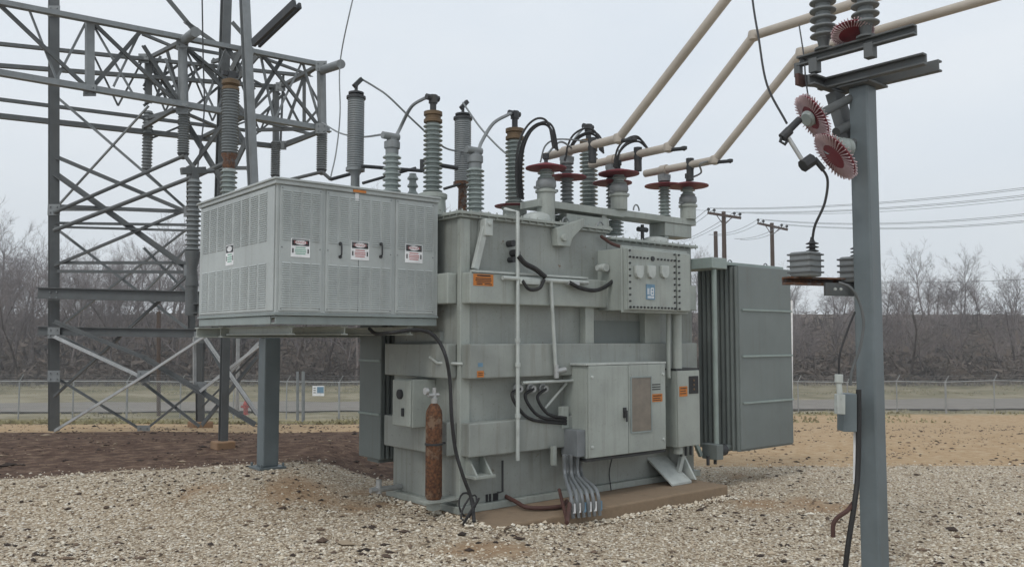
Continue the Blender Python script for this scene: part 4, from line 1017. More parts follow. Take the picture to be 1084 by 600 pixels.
guard(bpy.data.objects['frame_insulator.001'], (Xb1, p.y + .05, p.z), (.3, .2, 1), .16)
# fuse cutout with two guards
def disc_axis(p, sx, sy, c):
    v = (Vector(p) - EYE).normalized(); a = v.cross(Vector((0, 0, 1))).normalized(); b = a.cross(v).normalized()
    return (-v * c + (a * sx + b * sy).normalized() * math.sqrt(1 - c * c)).normalized()
FU = thing('fuse_cutout', at(890, 110, X=cx - .1), 'pole mounted fuse cutout with two round red spiked bird guards', 'fuse cutout')
D1, D2 = 6.25, 6.35
axd = (at(835, 132, D=6.2) - at(890, 108, D=6.5)).normalized()
c1 = at(856, 121, D=6.3); c2 = at(882, 163, D=6.3)
e1 = at(893, 106, D=6.5); e2 = at(905, 128, D=6.5)
MB().cyl(at(905, 102, D=6.55), at(868, 121, D=6.33), .034, 12).cyl(at(905, 150, D=6.5), at(893, 160, D=6.4), .03, 12).cyl(at(905, 130, D=6.6), at(885, 140, D=6.45), .035, 12).build('arms', 'galvd', FU)
def ribbed(p, q, rc, rs, n, mat, nm):
    p, q = Vector(p), Vector(q); L_ = (q - p).length
    return MB().lathe(p, sheds(0, L_, rc, rs, n), 18, axis=(q - p)).build(nm, mat, FU)
ribbed(at(867, 120, D=6.33), at(853, 127, D=6.26), .045, .062, 4, 'porc', 'porcelain')
ribbed(at(898, 158, D=6.4), at(878, 155, D=6.3), .06, .08, 4, 'porc', 'porcelain')
nrm = (at(800, 150, D=5.7) - at(860, 120, D=6.3)).normalized()
q = at(860, 124, D=6.29); guard(FU, q, disc_axis(q, -.87, -.48, .42), .195)
q = at(884, 165, D=6.27); guard(FU, q, disc_axis(q, -.8, -.58, .42), .215)
MB().cyl(at(832, 142, D=6.2), at(850, 171, D=6.2), .016).build('fuse_tube', 'alum', FU)
MB().cyl(at(846, 127, D=6.25), at(829, 144, D=6.2), .028, 10).tube([at(829, 140, D=6.2), at(826, 150, D=6.2), at(831, 153, D=6.2), at(834, 148, D=6.2)], .012).cyl(at(828, 146, D=6.2), at(836, 138, D=6.2), .035).build('upper_contact', 'dark', FU)
MB().cyl(at(850, 176, D=6.2), at(860, 169, D=6.22), .05, 8).cyl(at(862, 168, D=6.24), at(872, 180, D=6.24), .02).build('lower_contact', 'dark', FU)
wire('dark wire falling from the top to the fuse cutout', [at(793, -40, D=6.6), at(797, 3, D=6.5), at(803, 40, D=6.4), at(812, 90, D=6.3), at(833, 131, D=6.2)], .0085, 'dark')
wire('dark cable from the fuse cutout down to the ribbed metal box', [at(868, 176, D=6.24), at(876, 190, D=6.25), at(873, 215, D=6.3), at(863, 238, D=6.35), at(860, 253, D=6.4)], .01, 'dark')
wire('thin dropper wire from the tan tube to the top frame', [at(846, 27, D=7.0), at(851, 60, D=6.6), at(853, 85, D=6.5), at(858, 118, D=6.3)], .006, 'dark')

# two voltage transformer boxes on the rusty bracket
def vt_box(px0, px1, py0, py1, D, bx, label):
    a = at(px0, py1, D=D); ctr = at((px0 + px1) / 2, py1, D=D); wq = (px1 - px0) * pxm(D)
    V = thing('instrument_transformer', (ctr.x, ctr.y, ctr.z), label, 'transformer box', 'small ribbed transformer boxes on the bracket')
    zt = at(px0, py0, D=D).z; h = zt - ctr.z; w_ = wq / 1.41
    MB().box(ctr.x - w_/2, ctr.x + w_/2, ctr.y - w_/2, ctr.y + w_/2, ctr.z, zt).build('body', 'cabd' if 0 else 'galv', V, .015)
    m = MB()
    for k in range(4):
        z = ctr.z + h * (.14 + .24 * k); e = .012
        m.box(ctr.x - w_/2 - e, ctr.x + w_/2 + e, ctr.y - w_/2 - e, ctr.y + w_/2 + e, z, z + h * .07)
    m.build('ribs', 'galvd', V, .003)
    bb_ = at(bx, py0, D=D)
    MB().lathe((bb_.x, bb_.y, zt), sheds(0, .085, .022, .048, 3), 16).lathe((bb_.x, bb_.y, zt + .085), [(.018, 0), (.012, .03), (0, .035)], 10).build('bushing', 'dark', V)
vt_box(836, 870, 267, 293, 6.45, 860, 'ribbed grey metal box with a black bushing at the outer end of the bracket')
vt_box(889, 922, 272, 299, 6.62, 907, 'ribbed grey metal box partly hidden behind the steel column')
br = MB()
za = at(834, 296, D=6.45).z
p = at(832, 297, D=6.45); q = at(925, 305, D=6.75)
q.z = p.z
br.chan(p, q, .1, .06)
brk = br.build('bracket_arm', 'rustg', SS, .003)
p = at(873, 306, D=6.5); q = at(925, 306, D=6.7); q.z = p.z
MB().bar(p, q, .02, .1).build('bracket_plate', 'galvd', SS)
m = MB()
for px in (884, 890): 
    k = at(px, 306, D=6.45); m.lathe(k, [(0, 0), (.012, 0), (.01, .012), (0, .014)], 8, axis=-FW)
m.build('bolts', 'conduit', SS)
# conduits down the column
cd = MB().tube(spline([at(888, 299, D=6.35), at(900, 304, D=6.3), at(909, 318, D=6.3), at(914, 340, D=6.3), at(911, 365, D=6.3), at(902, 392, D=6.3), at(900, 408, D=6.3)]), .0105, 8)
cd.build('flexible_conduit', 'galvd', SS)
e = at(895, 415, D=6.35)
bx_ = at(896, 455, D=6.35); tx_ = at(896, 414, D=6.35)
MB().bar(at(896.5, 456, D=6.38), at(896.5, 416, D=6.38), .13, .1, up=RT).build('junction_box', 'post', SS, .006)
MB().bar(at(889, 438, D=6.25), at(889, 417, D=6.25), .06, .06, up=RT).cyl(at(889, 417, D=6.25), at(888, 405, D=6.25), .02).cyl(at(888, 405, D=6.25), at(888, 396, D=6.25), .03).build('conduit_body', 'conduit', SS, .004)
MB().tube(spline([at(888, 398, D=6.25), at(889, 375, D=6.26), at(897, 350, D=6.3), at(905, 330, D=6.32)]), .008, 6).build('control_wire', 'black', SS)
MB().cyl(at(905.5, 455, D=6.4), at(905, 512, D=6.4), .014).build('white_pipe', 'white', SS)
gp = at(900, 583, D=6.3)
MB().tube(spline([at(909, 412, D=6.35), at(909, 455, D=6.35), at(908, 500, D=6.35), at(905, 530, D=6.32), at(898, 575, D=6.3), at(895, 600, D=6.3)]), .02, 8).build('cable', 'black', SS)
MB().tube(spline([at(903, 532, D=6.35), at(897, 540, D=6.3), at(886, 548, D=6.3), at(882, 556, D=6.3), at(882, 568, D=6.3)]), .016, 8).build('rusty_pipe', 'rustred', SS)

# ------------------------------------------------------------------ lattice structure (left)
DN, DF = 15.0, 17.6
LT = thing('lattice_structure', wd(*[v for v in rf(at(212, 455, D=15.2))], 0), 'large dark galvanised lattice steel structure at the left', 'lattice structure')
def seg(m, x0, y0, x1, y1, D0=DN, D1=None, w=.09, t='ang'):
    p = at(x0, y0, D=D0); q = at(x1, y1, D=D1 if D1 else D0)
    getattr(m, 'ang' if t == 'ang' else 'bar')(p, q, w, *( [] if t == 'ang' else [w * .6]))
# depths grow to the right along the beam
def dep(px, base): return base + (px - 152) * .0085
def lat(name, mat, segs, base, w):
    m = MB()
    for s_ in segs:
        ww = s_[4] if len(s_) > 4 else w
        p = at(s_[0], s_[1], D=dep(s_[0], base)); q = at(s_[2], s_[3], D=dep(s_[2], base)); m.ang(p, q, ww, max(.01, ww * .16))
    return m.build(name, mat, LT)
front = [(-60, -10, 340, 68, .12), (-60, 66, 350, 137, .13), (193, 42, 193, 116, .12), (340, 67, 341, 137, .13),
         (95, 22, 95, 96, .13)]
lat('front_chords', 'galv', front, DN, .1)
lat('front_diagonals', 'galvd', [(275, 54, 340, 136), (152, 48, 193, 112), (95, 20, 193, 114), (193, 45, 262, 122), (200, 52, 240, 85), (0, 5, 95, 95), (262, 122, 300, 60), (95, 96, 150, 32)], DN, .075)
back = [(-40, 42, 325, 80, .09), (-40, 66, 300, 92, .1), (-40, 118, 297, 155, .12), (-40, 100, 262, 138, .08), (157, 60, 157, 110, .12), (292, 90, 292, 152, .11), (322, 80, 322, 133, .06)]
lat('back_chords', 'galvd', back, DF, .09)
lat('back_diagonals', 'galvd', [(157, 62, 190, 115), (157, 62, 176, 105), (176, 50, 192, 112), (192, 112, 212, 60), (165, 105, 177, 68), (210, 60, 240, 95), (297, 92, 318, 132), (322, 80, 305, 128), (322, 80, 340, 112), (292, 92, 262, 122), (325, 80, 292, 96), (225, 62, 297, 100), (152, 95, 190, 68), (152, 112, 215, 70), (200, 118, 240, 85), (300, 100, 262, 136), (340, 112, 322, 133), (152, 58, 185, 100), (170, 60, 152, 92)], DF, .055)
# cross members linking both faces
m = MB()
for x0, y0, x1, y1 in ((193, 44, 157, 62), (340, 68, 297, 92), (345, 137, 300, 155), (193, 115, 157, 125), (262, 54, 225, 66), (262, 122, 215, 145), (340, 68, 322, 80), (265, 56, 330, 80), (193, 50, 262, 62), (340, 136, 262, 138), (193, 118, 240, 138), (262, 124, 330, 142), (152, 36, 190, 52), (185, 115, 152, 135), (345, 137, 302, 152)):
    m.ang(at(x0, y0, D=dep(x0, DN)), at(x1, y1, D=dep(x1, DF)), .07)
m.build('cross_members', 'galvd', LT)
# tower legs
m = MB()
m.ibm(at(240, -20, D=16.5), at(233, 210, D=16.5), .17, .17, .02); m.ibm(at(233, 210, D=16.5), at(229, 350, D=16.5), .15, .15, .02)
m.build('tower_leg', 'galvd', LT)
MB().ibm(at(258, -20, D=14.6), at(275, 350, D=14.6), .14, .15, .02).build('tower_leg', 'galv', LT)
m = MB()
for x0, y0, x1, y1, w in ((245, 23, 262, 42, .08), (196, 23, 237, 52, .08), (240, 50, 268, 95, .09), (262, 42, 245, 75, .08), (240, 100, 266, 128, .09), (272, 60, 242, 95, .07), (245, 130, 268, 165, .09), (270, 130, 246, 180, .08), (190, 118, 240, 200, .09), (237, 130, 205, 175, .06), (268, 178, 232, 178, .06), (262, 178, 272, 200, .06), (170, -10, 205, 32, .08)):
    m.ang(at(x0, y0, D=15.6), at(x1, y1, D=15.6), w)
m.build('tower_bracing', 'galvd', LT)
MB().bar(at(268, 46, D=14.2), at(312, 4, D=13.4), .06, .14).bar(at(274, 48, D=14.3), at(318, 6, D=13.5), .04, .1).build('upper_arm', 'dark', LT)
# left mid and lower bracing
m = MB()
for x0, y0, x1, y1, w in ((56, 218, 200, 224, .1), (57, 165, 197, 224, .1), (57, 281, 197, 222, .08), (60, 236, 200, 238, .07), (56, 240, 200, 244, .06), (56, 182, 200, 285, .13), (56, 420, 205, 285, .08), (60, 278, 205, 278, .08), (60, 287, 205, 288, .08)):
    m.ang(at(x0, y0, D=15.4), at(x1, y1, D=15.4), w * .72)
m.ibm(at(201, 176, D=15.5), at(203, 352, D=15.5), .1, .1, .012)
m.build('mid_bracing', 'galvd', LT)
for px, py, D in ((193, 45, 15.2), (193, 115, 15.2), (262, 56, 15.7), (262, 122, 15.8), (340, 70, 16.4), (340, 136, 16.4), (57, 12, 15.2), (95, 96, 14.4), (57, 222, 15.25), (57, 312, 15.2), (57, 352, 15.25), (57, 398, 15.2), (152, 398, 14.95), (212, 357, 15.0), (212, 410, 15.1), (152, 62, 17.5), (297, 92, 18.7), (298, 154, 18.7), (201, 224, 15.35), (201, 286, 15.35), (152, 456, 15.1)):
    c_ = at(px, py, D=D); m2 = MB().bar(c_ - RT * .11, c_ + RT * .11, .012, .2)
    for dx in (-.06, .06):
        for dz in (-.05, .05): m2.cyl(c_ + RT * dx + Vector((0, 0, dz)), c_ + RT * dx + Vector((0, 0, dz)) - FW * .03, .014, 6)
    m2.build('gusset_plate', 'galv', LT)
m = MB().ibm(at(40, 310, D=15.2), at(280, 316, D=15.2), .14, .2).ibm(at(40, 350, D=15.3), at(282, 354, D=15.3), .12, .16)
m.build('girder', 'galvd', LT)
gL = atg(57, 456); MB().ibm(gL, at(57, -20, D=15.3), .16, .16).build('tower_leg', 'galvd', LT)
gA = atg(212, 452); gB = atg(236, 463); DA = rf(gA)[1]; DB = rf(gB)[1]; print('feet', DA, DB)
MB().ibm(gA, at(211, 345, D=DA), .14, .14).build('tower_leg', 'galvd', LT)
m = MB()
for x0, y0, x1, y1, w, dd in ((152, 378, 270, 449, .12, 15), (152, 398, 214, 357, .08, 15.1), (218, 358, 272, 438, .1, 14.8), (272, 368, 214, 412, .07, 15.2), (152, 456, 211, 409, .06, 15.3), (152, 405, 211, 451, .07, 15.3), (213, 450, 272, 378, .11, 15.1), (206, 358, 208, 405, .06, 15.5), (248, 350, 247, 400, .06, 16), (216, 358, 214, 405, .06, 15.5), (57, 456, 152, 398, .08, 15.1), (57, 340, 152, 378, .1, 15), (57, 398, 152, 456, .06, 15.3), (214, 430, 272, 372, .05, 15.4)):
    m.ang(at(x0, y0, D=dd), at(x1, y1, D=dd), w * .66)
m.build('lower_bracing', 'galvd', LT)
m = MB()
for x0, y0, x1, y1, dd in ((217, 358, 274, 440, 14.7), (152, 398, 216, 356, 14.9), (274, 366, 212, 414, 15.0), (57, 456, 152, 398, 14.9), (240, 398, 274, 362, 15.3), (57, 356, 152, 400, 15.0), (206, 356, 206, 408, 15.2), (252, 356, 251, 440, 15.9)):
    MB().ang(at(x0, y0, D=dd), at(x1, y1, D=dd), .05).build('brace', 'alum', LT)
m = MB()
for x0, y0, x1, y1 in ((57, 100, 201, 224), (57, 222, 157, 112), (57, 240, 201, 350), (57, 350, 201, 240), (152, 180, 200, 224), (152, 262, 198, 310), (152, 310, 198, 262), (57, 352, 152, 400), (215, 356, 240, 400), (57, 222, 152, 222)):
    MB().ang(at(x0, y0, D=15.9), at(x1, y1, D=15.9), .045).build('brace', 'galv', LT)
m = MB()
for x0, y0, x1, y1 in ((95, 20, 140, 98), (150, 30, 120, 92), (193, 45, 228, 118), (262, 55, 228, 118), (275, 54, 290, 128), (320, 65, 290, 128), (320, 65, 341, 137), (193, 112, 175, 62), (240, 50, 215, 116), (30, 8, 60, 84), (60, 84, 92, 22)):
    m.ang(at(x0, y0, D=dep(x0, DN + .05)), at(x1, y1, D=dep(x1, DN + .05)), .04)
m.build('front_lacing', 'galv', LT)
m = MB()
for x0, y0, x1, y1 in ((152, 62, 175, 118), (175, 118, 200, 68), (200, 68, 225, 128), (225, 128, 250, 74), (250, 74, 275, 140), (275, 140, 300, 80), (300, 80, 297, 150), (152, 150, 200, 130), (215, 145, 262, 128), (262, 150, 297, 120), (100, 60, 125, 112), (125, 112, 152, 62)):
    m.ang(at(x0, y0, D=dep(x0, DF)), at(x1, y1, D=dep(x1, DF)), .04)
m.build('rear_lacing', 'galvd', LT)
for gq, s_ in ((gA, .2), ):
    MB().box(gq.x - s_, gq.x + s_, gq.y - s_, gq.y + s_, gq.z - .3, gq.z + .12).build('footing', 'conco', LT, .02)
gC = atg(168, 440); MB().cyl(gC - Vector((0, 0, .1)), at(168, 330, D=rf(gC)[1]), .12, 12).build('tower_leg', 'wood', LT)

# hanging switch insulators under the truss
HL = ['grey rod insulator hanging from the far left truss corner', 'grey rod insulator hanging under the tube stub left of the louvred cabinet', 'dark rod insulator hanging behind the roof corner of the cabinet', 'grey rod insulator hanging at the right end of the truss']
for i, (px, y0, y1, D) in enumerate(((157, 118, 180, 17.6), (195, 118, 163, 15.35), (292, 150, 186, 18.7), (341, 138, 180, 16.6))):
    t = at(px, y0, D=D); b = at(px, y1, D=D)
    H = thing('hanging_insulator', t, HL[i], 'insulator', 'rod insulators hanging from the lattice truss')
    MB().lathe((t.x, t.y, b.z), sheds(0, t.z - b.z, .085, .11, 18), 14).build('rod', 'porcd', H)
    MB().lathe((t.x, t.y, b.z - .1), [(.03, 0), (.05, .02), (.1, .09), (.1, .12)], 12).build('end_fitting', 'dark', H)
m = MB()
m.cyl(at(195, 43, D=15.3), at(207, 34, D=14.2), .085, 18).cyl(at(193, 45, D=15.3), at(195, 118, D=15.35), .08, 12)
m.build('tube_stub', 'galv', LT); m = MB()
m.cyl(at(340, 75, D=16.6), at(361, 68, D=15.5), .085, 18).cyl(at(340, 75, D=16.6), at(341, 137, D=16.6), .08, 12)
m.build('tube_stub', 'galv', LT)
m = MB()
for x0, y0, x1, y1, D in ((195, 165, 57, 225, 15.2), (341, 182, 300, 192, 16.5), (210, 185, 57, 244, 13.6), (196, 165, 208, 182, 14.6), (341, 182, 350, 190, 16.3), (240, 172, 205, 188, 12.4)):
    MB().cyl(at(x0, y0, D=D), at(x1, y1, D=D), .035, 8).build('switch_blade', 'galvd', LT)
wire('thin pale wire falling from the truss end tube stub', [at(384, -40, D=15.2), at(371, 10, D=15), at(360, 67, D=15.4), at(360, 120, D=15), at(356, 160, D=14.6), at(350, 188, D=14.4)], .012)
wire('thin dark wire dropping past the left tube stub', [at(214, 0, D=14), at(215, 60, D=14), at(216, 120, D=14), at(209, 180, D=13.6)], .012, 'dark')

# two tall insulators standing on a steel frame behind the cabinet
SF = thing('gantry', atg(240, 462), 'dark steel frame standing behind the louvred cabinet and carrying two insulator stacks', 'gantry')
F1, F2 = 11.6, 11.0
pA_ = at(240, 290, D=F1); pB_ = at(203, 300, D=F1)
m = MB()
zc_ = at(203, 303, D=F1).z
for q in (pA_, pB_):
    z0 = zg(q.x, q.y); m.ibm((q.x, q.y, z0 - .1), (q.x, q.y, zc_ if q is pB_ else at(240, 203, D=F1).z - .1), .1, .1, .012) if q is pA_ else m.cyl((q.x, q.y, zc_ - .4), (q.x, q.y, zc_), .08, 12)
q = pA_; z0 = zg(q.x, q.y)
MB().box(q.x - .13, q.x + .13, q.y - .13, q.y + .13, z0 - .2, z0 + .1).build('footing', 'conco', SF, .02)
m.ibm((pB_.x, pB_.y, zc_ - .3), (pA_.x, pA_.y, zc_ - .3), .12, .14); m.build('frame', 'galvd', SF)
z = at(240, 203, D=F1).z
A = thing('insulator_stack', (pA_.x, pA_.y, z - .1), 'large dark ribbed insulator column with tan cap rising behind the cabinet roof corner', 'insulator')
k = pxm(F1); x, y = pA_.x, pA_.y
insul(A, x, y, z - .1, at(240, 179, D=F1).z, 6.5*k, 9*k, 6, 'porc', 'lower_porcelain')
insul(A, x, y, at(240, 163, D=F1).z, at(240, 96, D=F1).z, 8*k, 9.6*k, 22, 'porcd', 'upper_porcelain')
MB().lathe((x, y, 0), [(6*k, at(240, 179, D=F1).z), (7*k, at(240, 175, D=F1).z), (6*k, at(240, 170, D=F1).z), (8.5*k, at(240, 165, D=F1).z), (8.5*k, at(240, 163, D=F1).z)], 16).build('coupling', 'rustg', A)
MB().lathe((x, y, 0), [(9*k, at(240, 96, D=F1).z), (9*k, at(240, 93, D=F1).z), (7*k, at(240, 92, D=F1).z), (9.5*k, at(240, 90, D=F1).z), (9.5*k, at(240, 86, D=F1).z), (5*k, at(240, 84, D=F1).z)], 20).build('cap', 'brass', A)
MB().bar((x, y, at(240, 84, D=F1).z), (x, y, at(240, 76, D=F1).z), .1, .1).bar((x - .12, y, at(240, 79, D=F1).z), (x + .1, y, at(240, 79, D=F1).z), .06, .06).build('terminal', 'dark', A)
A = thing('insulator_stack', (pB_.x, pB_.y, zc_), 'ribbed insulator column at the left edge of the louvred cabinet', 'insulator')
x, y = pB_.x, pB_.y
insul(A, x, y, at(203, 266, D=F1).z, at(203, 190, D=F1).z, 5.5*k, 8*k, 15, 'porcd')
MB().lathe((x, y, 0), [(7*k, zc_), (5*k, at(203, 285, D=F1).z), (8*k, at(203, 270, D=F1).z), (8*k, at(203, 266, D=F1).z)], 16).build('base', 'galvd', A)
MB().bar((x, y, at(203, 190, D=F1).z), (x, y, at(203, 180, D=F1).z), .1, .1).bar(Vector((x - .18, y, at(203, 183, D=F1).z)), Vector((x + .15, y, at(203, 179, D=F1).z)), .08, .09).cyl((x, y, at(203, 183, D=F1).z), (x + .3, y + .1, at(203, 177, D=F1).z), .03).build('terminal', 'galvd', A)

# ------------------------------------------------------------------ fence, sign, hydrant, poles
FF = 50.0
def gz_rf(r, f): p = wd(r, f); return Vector((p.x, p.y, zg(p.x, p.y)))
FE = thing('chain_link_fence', gz_rf(0, FF), 'chain link fence with pipe rail and angled barbed wire arms beyond the yard', 'fence')
FH = 2.15
rs = [-34 + 3.0 * i for i in range(24)]
rail = MB(); tp = []
for i, r in enumerate(rs):
    g = gz_rf(r, FF + .05 * r); m = MB()
    m.cyl(g - Vector((0, 0, .2)), g + Vector((0, 0, FH)), .04 if i % 4 else .06, 8).cyl(g + Vector((0, 0, FH)), g + Vector((0, 0, FH)) + RT * .22 + Vector((0, 0, .38)), .022, 6)
    m.build('post', 'fence', FE); tp.append(g + Vector((0, 0, FH)))
for a, b in zip(tp, tp[1:]): rail.cyl(a, b, .035, 8)
rail.build('top_rail', 'fence', FE)
m = MB()
for k in range(3):
    for a, b in zip(tp, tp[1:]): o = RT * (.07 * (k+1)) + Vector((0, 0, .12 * (k+1))); m.cyl(a + o, b + o, .006, 4)
m.build('barbed_wire', 'fence', FE)
def mesh_mat():
    m, nt, b = nodes('chain_link'); L = nt.links.new
    tc = N(nt, 'ShaderNodeTexCoord')
    mp = N(nt, 'ShaderNodeMapping'); mp.inputs['Rotation'].default_value = (0, 0, R(45)); L(tc.outputs['UV'], mp.inputs[0])
    ck = N(nt, 'ShaderNodeTexBrick'); ck.offset = 0; ck.inputs['Scale'].default_value = 1; ck.inputs['Mortar Size'].default_value = .07; ck.inputs['Brick Width'].default_value = 1; ck.inputs['Row Height'].default_value = 1
    L(mp.outputs[0], ck.inputs['Vector'])
    tr = N(nt, 'ShaderNodeBsdfTransparent'); mx = N(nt, 'ShaderNodeMixShader'); L(ck.outputs['Fac'], mx.inputs[0]); L(tr.outputs[0], mx.inputs[1]); L(b.outputs[0], mx.inputs[2])
    b.inputs['Base Color'].default_value = (.3, .31, .31, 1); L(mx.outputs[0], nt.nodes['Material Output'].inputs[0]); return m
mm = mesh_mat(); m = MB(); 
for a, b in zip(tp, tp[1:]):
    m.add([a - Vector((0, 0, FH - .05)), b - Vector((0, 0, FH - .05)), b, a], [(0, 1, 2, 3)])
o = m.build('wire_mesh', mm, FE); uv = o.data.uv_layers.new(name='uv')
for pi_, pl_ in enumerate(o.data.polygons):
    for li, (u, v) in zip(pl_.loop_indices, ((0, 0), (55, 0), (55, 38), (0, 38))):
        pass
for pl_ in o.data.polygons:
    for li in pl_.loop_indices:
        co = o.data.vertices[o.data.loops[li].vertex_index].co; rr_, _ = rf(co); uv.data[li].uv = (rr_ * 14, co.z * 14)
# sign on the fence
sp_ = at(337, 413, D=FF - .02 * 200 / 18 - .1); fD = FF + .05 * rf(at(337, 413, D=50))[0] - .09
c_ = at(337, 413.5, D=fD)
def quad(c, w, h, th, m=None):
    m = m or MB(); c = Vector(c); m.bar(c - RT * w/2, c + RT * w/2, th, h); return m
sgn = thing('fence_sign', c_, 'small white and blue sign hung on the chain link fence', 'sign')
quad(c_, .68, .58, .01).build('plate', 'white', sgn)
quad(c_ + RT * .12 - FW * .01 + Vector((0, 0, .05)), .38, .36, .006).build('blue_panel', 'lblue', sgn)
m = MB()
for i in range(3): quad(c_ - RT * .22 - FW * .01 + Vector((0, 0, .16 - .13 * i)), .13, .04, .006, m)
m.build('print', 'lblack', sgn)
# hydrant
h = atg(260, 439); HY = thing('fire_hydrant', h, 'small red fire hydrant beyond the lattice structure feet', 'hydrant')
s_ = 1.35
MB().lathe(h, [(.16*s_, 0), (.16*s_, .05), (.1*s_, .06), (.1*s_, .45*s_), (.14*s_, .46*s_), (.14*s_, .5*s_), (.11*s_, .52*s_), (.08*s_, .62*s_), (.03*s_, .68*s_), (.03*s_, .72*s_)], 16).build('barrel', 'hydr', HY)
MB().cyl(h + RT*.22*s_ + Vector((0, 0, .38*s_)), h - RT*.22*s_ + Vector((0, 0, .38*s_)), .055*s_, 10).cyl(h + Vector((0, 0, .36*s_)), h - FW*.2*s_ + Vector((0, 0, .36*s_)), .07*s_, 10).build('outlets', 'hydr', HY)
# gate posts behind, near left
for i, (px, yb, yt) in enumerate(((315, 445, 393), (321, 447, 393))):
    g = atg(px, yb); D = rf(g)[1]; PO = MB().cyl(g - Vector((0, 0, .1)), at(px, yt, D=D), .07, 10)
    tag(PO.build('pipe_post', 'galv', None, org=g), ('weathered pipe post standing left of its pair behind the steel post', 'weathered pipe post standing right of its pair behind the steel post')[i], 'post', 'paired pipe posts in the field')
g = atg(838, 447); tag(MB().cyl(g, at(838, 318, D=rf(g)[1]), .05, 8).build('white_pole', 'white', None, org=g), 'thin white pole rising just right of the radiator', 'pole')

def utility_pole(px, ytop, D, arm_px, tilt, lab, arms=1):
    t = at(px, ytop, D=D); g = Vector((t.x, t.y, zg(t.x, t.y)))
    U = thing('utility_pole', g, lab, 'utility pole', 'wooden utility poles beyond the radiators')
    MB().tube([g - Vector((0, 0, .3)), t], [.24, .17], 10).build('pole', 'wood', U)
    if not arms: return None, t
    L_ = arm_px * pxm(D); d = (RT - Vector((0, 0, tilt)) ).normalized()
    c = t - Vector((0, 0, .35)); m = MB().bar(c - d*L_/2 - FW*.2, c + d*L_/2 - FW*.2, .14, .2)
    m.cyl(c - d*L_*.25 - FW*.2, c - Vector((0, 0, .8)), .04, 6).cyl(c + d*L_*.25 - FW*.2, c - Vector((0, 0, .8)), .04, 6)
    m.build('crossarm', 'wood', U)
    tips = []
    for u in (-.47, -.3, .3, .47):
        q = c + d*L_*u - FW*.2 + Vector((0, 0, .1)); tips.append(q + Vector((0, 0, .3)))
        MB().lathe(q, [(.04, 0), (.04, .1), (.13, .12), (.11, .18), (.14, .2), (.08, .32), (0, .34)], 10).build('insulator', 'dark', U)
    return tips, t
u1, _ = utility_pole(766, 224, 70, 36, .16, 'brown wooden utility pole with crossarm behind the radiator, left of the other')
u2, _ = utility_pole(817, 236, 78, 33, .22, 'dark wooden utility pole with crossarm above the radiator right end')
u3, _ = utility_pole(757.5, 245, 75, 0, 0, 'short bare wooden pole just left of the brown utility pole', 0)
u4, t4 = utility_pole(1190, 190, 55, 46, .1, 'wooden utility pole with crossarm far right past the steel column')
u0, t0 = utility_pole(700, 258, 120, 20, .16, 'distant utility pole mostly hidden behind the transformer')
def catw(a, b, sag, n=12): return [a + (b - a) * (i / n) - Vector((0, 0, sag * 4 * (i/n) * (1 - i/n))) for i in range(n + 1)]
names = ['topmost', 'second', 'third', 'fourth']
for i in range(4):
    m = MB().tube(catw(u1[i], u4[i], .6), .022, 4).tube(catw(u0[i], u1[i], .5), .022, 4)
    tag(m.build('power_line', 'galv', None, org=u1[i]), 'thin power line through the ' + ['outer left', 'inner left', 'inner right', 'outer right'][i] + ' insulator of the brown utility pole', 'power line', 'power lines between the utility poles')
    m = MB().tube(catw(u2[i], u4[i] - Vector((0, 0, 1.8)), .8), .022, 4).tube(catw(u1[i] - Vector((0, 0, 2.2)), u2[i], .4), .022, 4)
    tag(m.build('power_line', 'galv', None, org=u2[i]), 'thin power line through the ' + ['outer left', 'inner left', 'inner right', 'outer right'][i] + ' insulator of the dark utility pole', 'power line', 'power lines between the utility poles')
for i, (yl_, yr_) in enumerate(((222, 214), (283, 300))):
    m = MB().tube(catw(at(735, yl_, D=90), at(1100, yr_ - 5, D=60), .8), .02, 4)
    tag(m.build('power_line', 'galv', None, org=at(735, yl_, D=90)), ('highest power line crossing the sky over the utility poles', 'lowest power line passing behind the ribbed boxes')[i], 'power line', 'power lines between the utility poles')

# ------------------------------------------------------------------ winter trees
def grow_tree(seed, h, spread=1.0, dens=1.0):
    rnd = random.Random(seed); tr = MB(); cr = MB()
    def limb(p, d, L_, r, lv, mb):
        k = 4 if lv < 2 else 3; pts = [p]; rr = [r]
        q = p.copy(); dd = d.copy()
        for i in range(k):
            dd = (dd + Vector((rnd.gauss(0, .12), rnd.gauss(0, .12), rnd.gauss(.04, .07)))).normalized(); q = q + dd * L_ / k
            pts.append(q.copy()); rr.append(r * (1 - .75 * (i + 1) / k))
        mb.tube(pts, rr, 5 if lv == 0 else 3, cap=False)
        if lv >= 4: return
        n = [int(11*dens), int(6*dens), int(5*dens), 4][lv]
        for i in range(n):
            t = rnd.uniform(.28 if lv == 0 else .15, 1); j = min(k - 1, int(t * k)); u = t * k - j
            b = pts[j].lerp(pts[j+1], u); ax = (pts[j+1] - pts[j]).normalized()
            a = rnd.random() * 6.283; o = ax.orthogonal().normalized(); o2 = ax.cross(o)
            side = o * math.cos(a) + o2 * math.sin(a)
            nd = (ax * rnd.uniform(.55, .95) + side * rnd.uniform(.5, .9) * spread + Vector((0, 0, .15))).normalized()
            limb(b, nd, L_ * rnd.uniform(.38, .62) * (1.05 - .4 * t if lv == 0 else 1), max(.012, rr[j] * .5), lv + 1, cr)
    limb(Vector((0, 0, -.3)), Vector((rnd.gauss(0, .04), rnd.gauss(0, .04), 1)).normalized(), h, h * .016, 0, tr)
    return tr, cr
protos = []
TL = ['bare grey winter tree', 'bare branching winter tree', 'slender bare winter tree', 'wide bare winter tree', 'bare twiggy winter tree']
